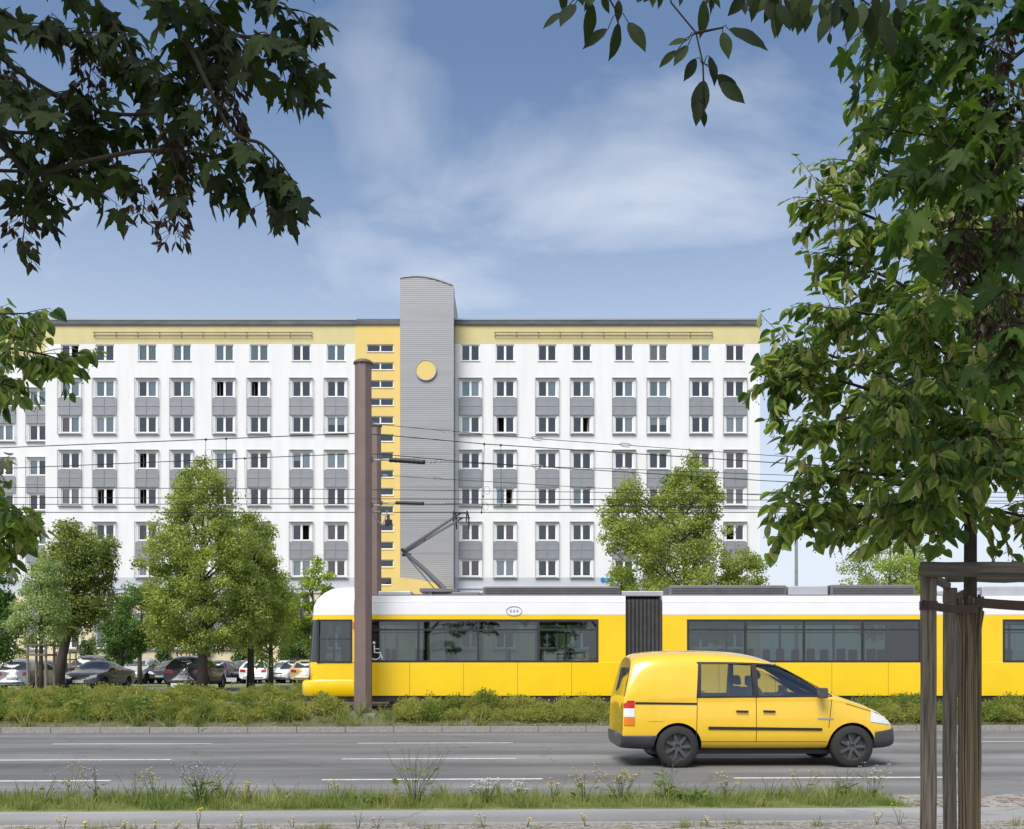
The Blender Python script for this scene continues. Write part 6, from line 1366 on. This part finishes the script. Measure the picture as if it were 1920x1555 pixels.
for l in (((1240, -200, 3.2), (1258, 5, 3.2), (1305, 62, 3.2), (1318, 120, 3.2), (1320, 195, 3.2)), ((1080, -200, 3.3), (1120, -40, 3.3), (1158, 25, 3.3)), ((1305, 62, 3.2), (1355, 52, 3.2)), ((1330, -200, 3.25), (1325, -10, 3.25)), ((1600, -200, 3.3), (1590, -20, 3.3), (1630, 10, 3.3)), ((1440, -200, 3.3), (1420, -10, 3.3))):
    q = [T(*a) for a in l]; g.wood.tube(q, [.005] + [.003] * (len(q) - 1), 5)
    if l[0][1] < -100:
        J = Vector((.25 + .55 * q[0].x, 2.55, 4.62)); g.wood.tube([J, J.lerp(q[0], .5) + Vector((0, 0, .06)), q[0]], [.010, .007, .005], 6)
g.wood.tube([Vector((1.6, -2.2, 4.4)), Vector((1.5, .3, 5.0)), Vector((1.1, 2.3, 4.8)), Vector((.85, 2.55, 4.62)), Vector((.35, 2.6, 4.55))], [.05, .035, .022, .016, .008], 8)
for k in range(170): g.leaf(Vector((rnd.uniform(.1, 1.4), rnd.uniform(1.9, 3.2), rnd.uniform(4.3, 4.9))), (rnd.gauss(0, .6), rnd.gauss(0, .6), -1), (rnd.gauss(0, .5), -1, .6), rnd.uniform(.07, .1))
_bp = [Vector(v) for v in g.wood.v]
for px, py, d, a, b, sz in ov:
    lp_ = P(px, py, d); g.leaf(lp_, (a, rnd.uniform(-.3, .3), b), (rnd.gauss(0, .4), -1, .3), sz * 1.25); nb = min(_bp, key=lambda v: (v - lp_).length)
    g.wood.tube([nb, nb.lerp(lp_, .5) + Vector((0, 0, .012)), lp_], .0016, 4)
for k in range(46):
    a_ = rnd.uniform(1440, 1700); g.leaf(P(a_, rnd.uniform(-40, 12) + (a_ - 1440) * .10 * rnd.random(), rnd.uniform(3.2, 3.5)), (rnd.gauss(0, .5), rnd.gauss(0, .3), -1), (rnd.gauss(0, .5), -1, .3), rnd.uniform(.06, .1))
for k in range(16): g.leaf(P(rnd.uniform(1060, 1440), rnd.uniform(-45, -8), rnd.uniform(3.2, 3.5)), (rnd.gauss(0, .5), rnd.gauss(0, .3), -1), (rnd.gauss(0, .5), -1, .3), rnd.uniform(.06, .09))
for k in range(60): g.leaf(P(rnd.uniform(1040, 1460), rnd.uniform(-190, -30), rnd.uniform(3.0, 3.6)), (rnd.gauss(0, .5), rnd.gauss(0, .4), -1), (rnd.gauss(0, .5), -1, .4), rnd.uniform(.07, .1))
g.finish(root, [OVAL], 'maple_silhouette'); overhead(root, 1.4, -1.8, 6.4, 2.8, 2.4, 1.8, 1500)
maple((4.6, .9, 0), 'dark maple branches with brown seed bunches hanging in at top right', [
    ((2150, -100, 3.7), (1990, 40, 3.6), (1880, 130, 3.55), (1820, 250, 3.5), (1760, 330, 3.5), (1690, 330, 3.45)), ((2150, -250, 3.7), (2000, -80, 3.6), (1870, 0, 3.5), (1780, 60, 3.5), (1720, 120, 3.5)), ((2150, 250, 3.6), (2000, 330, 3.5), (1900, 370, 3.4), (1800, 300, 3.4), (1755, 230, 3.4)), ((2150, 500, 3.6), (2010, 560, 3.5), (1930, 620, 3.4), (1880, 660, 3.4)),
    ((2150, 380, 3.7), (2000, 420, 3.6), (1880, 430, 3.6), (1790, 430, 3.5)), ((2150, 100, 3.5), (2000, 170, 3.5), (1900, 200, 3.5), (1850, 230, 3.4)), ((2150, -150, 3.6), (1980, -60, 3.5), (1820, -40, 3.5), (1690, 20, 3.45), (1640, 60, 3.4)), ((2150, 20, 3.6), (1980, 60, 3.6), (1880, 60, 3.6), (1800, 110, 3.6), (1700, 190, 3.55)), ((2150, 180, 3.7), (2000, 240, 3.7), (1880, 270, 3.7), (1780, 260, 3.7), (1650, 240, 3.6))], (-.4, .3),
    [(1812, 420, 3.45, .24, 50), (1800, 480, 3.45, .18, 36), (1870, 120, 3.5, .3, 60), (1890, 240, 3.5, .3, 60), (1850, 200, 3.5, .24, 44), (1895, 420, 3.45, .2, 40), (1885, 590, 3.4, .2, 44), (1860, 570, 3.45, .18, 36), (1905, 640, 3.4, .16, 30)],
    (3.9, -.4, 6.2, 3.0, 2.4, 2.0, 1300),
    [(None, [(1715, 405, 3.4, -.2, -.9, .115), (1760, 320, 3.45, -.7, -.6, .12), (1720, 310, 3.45, -.9, -.2, .12), (1830, 310, 3.4, .4, -.9, .12), (1745, 480, 3.4, .1, -1, .09), (1860, 540, 3.4, -.5, -.7, .10), (1905, 700, 3.4, -.2, -.9, .10), (1910, 470, 3.4, .1, -1, .11), (1770, 570, 3.5, -.3, -.9, .09)])])
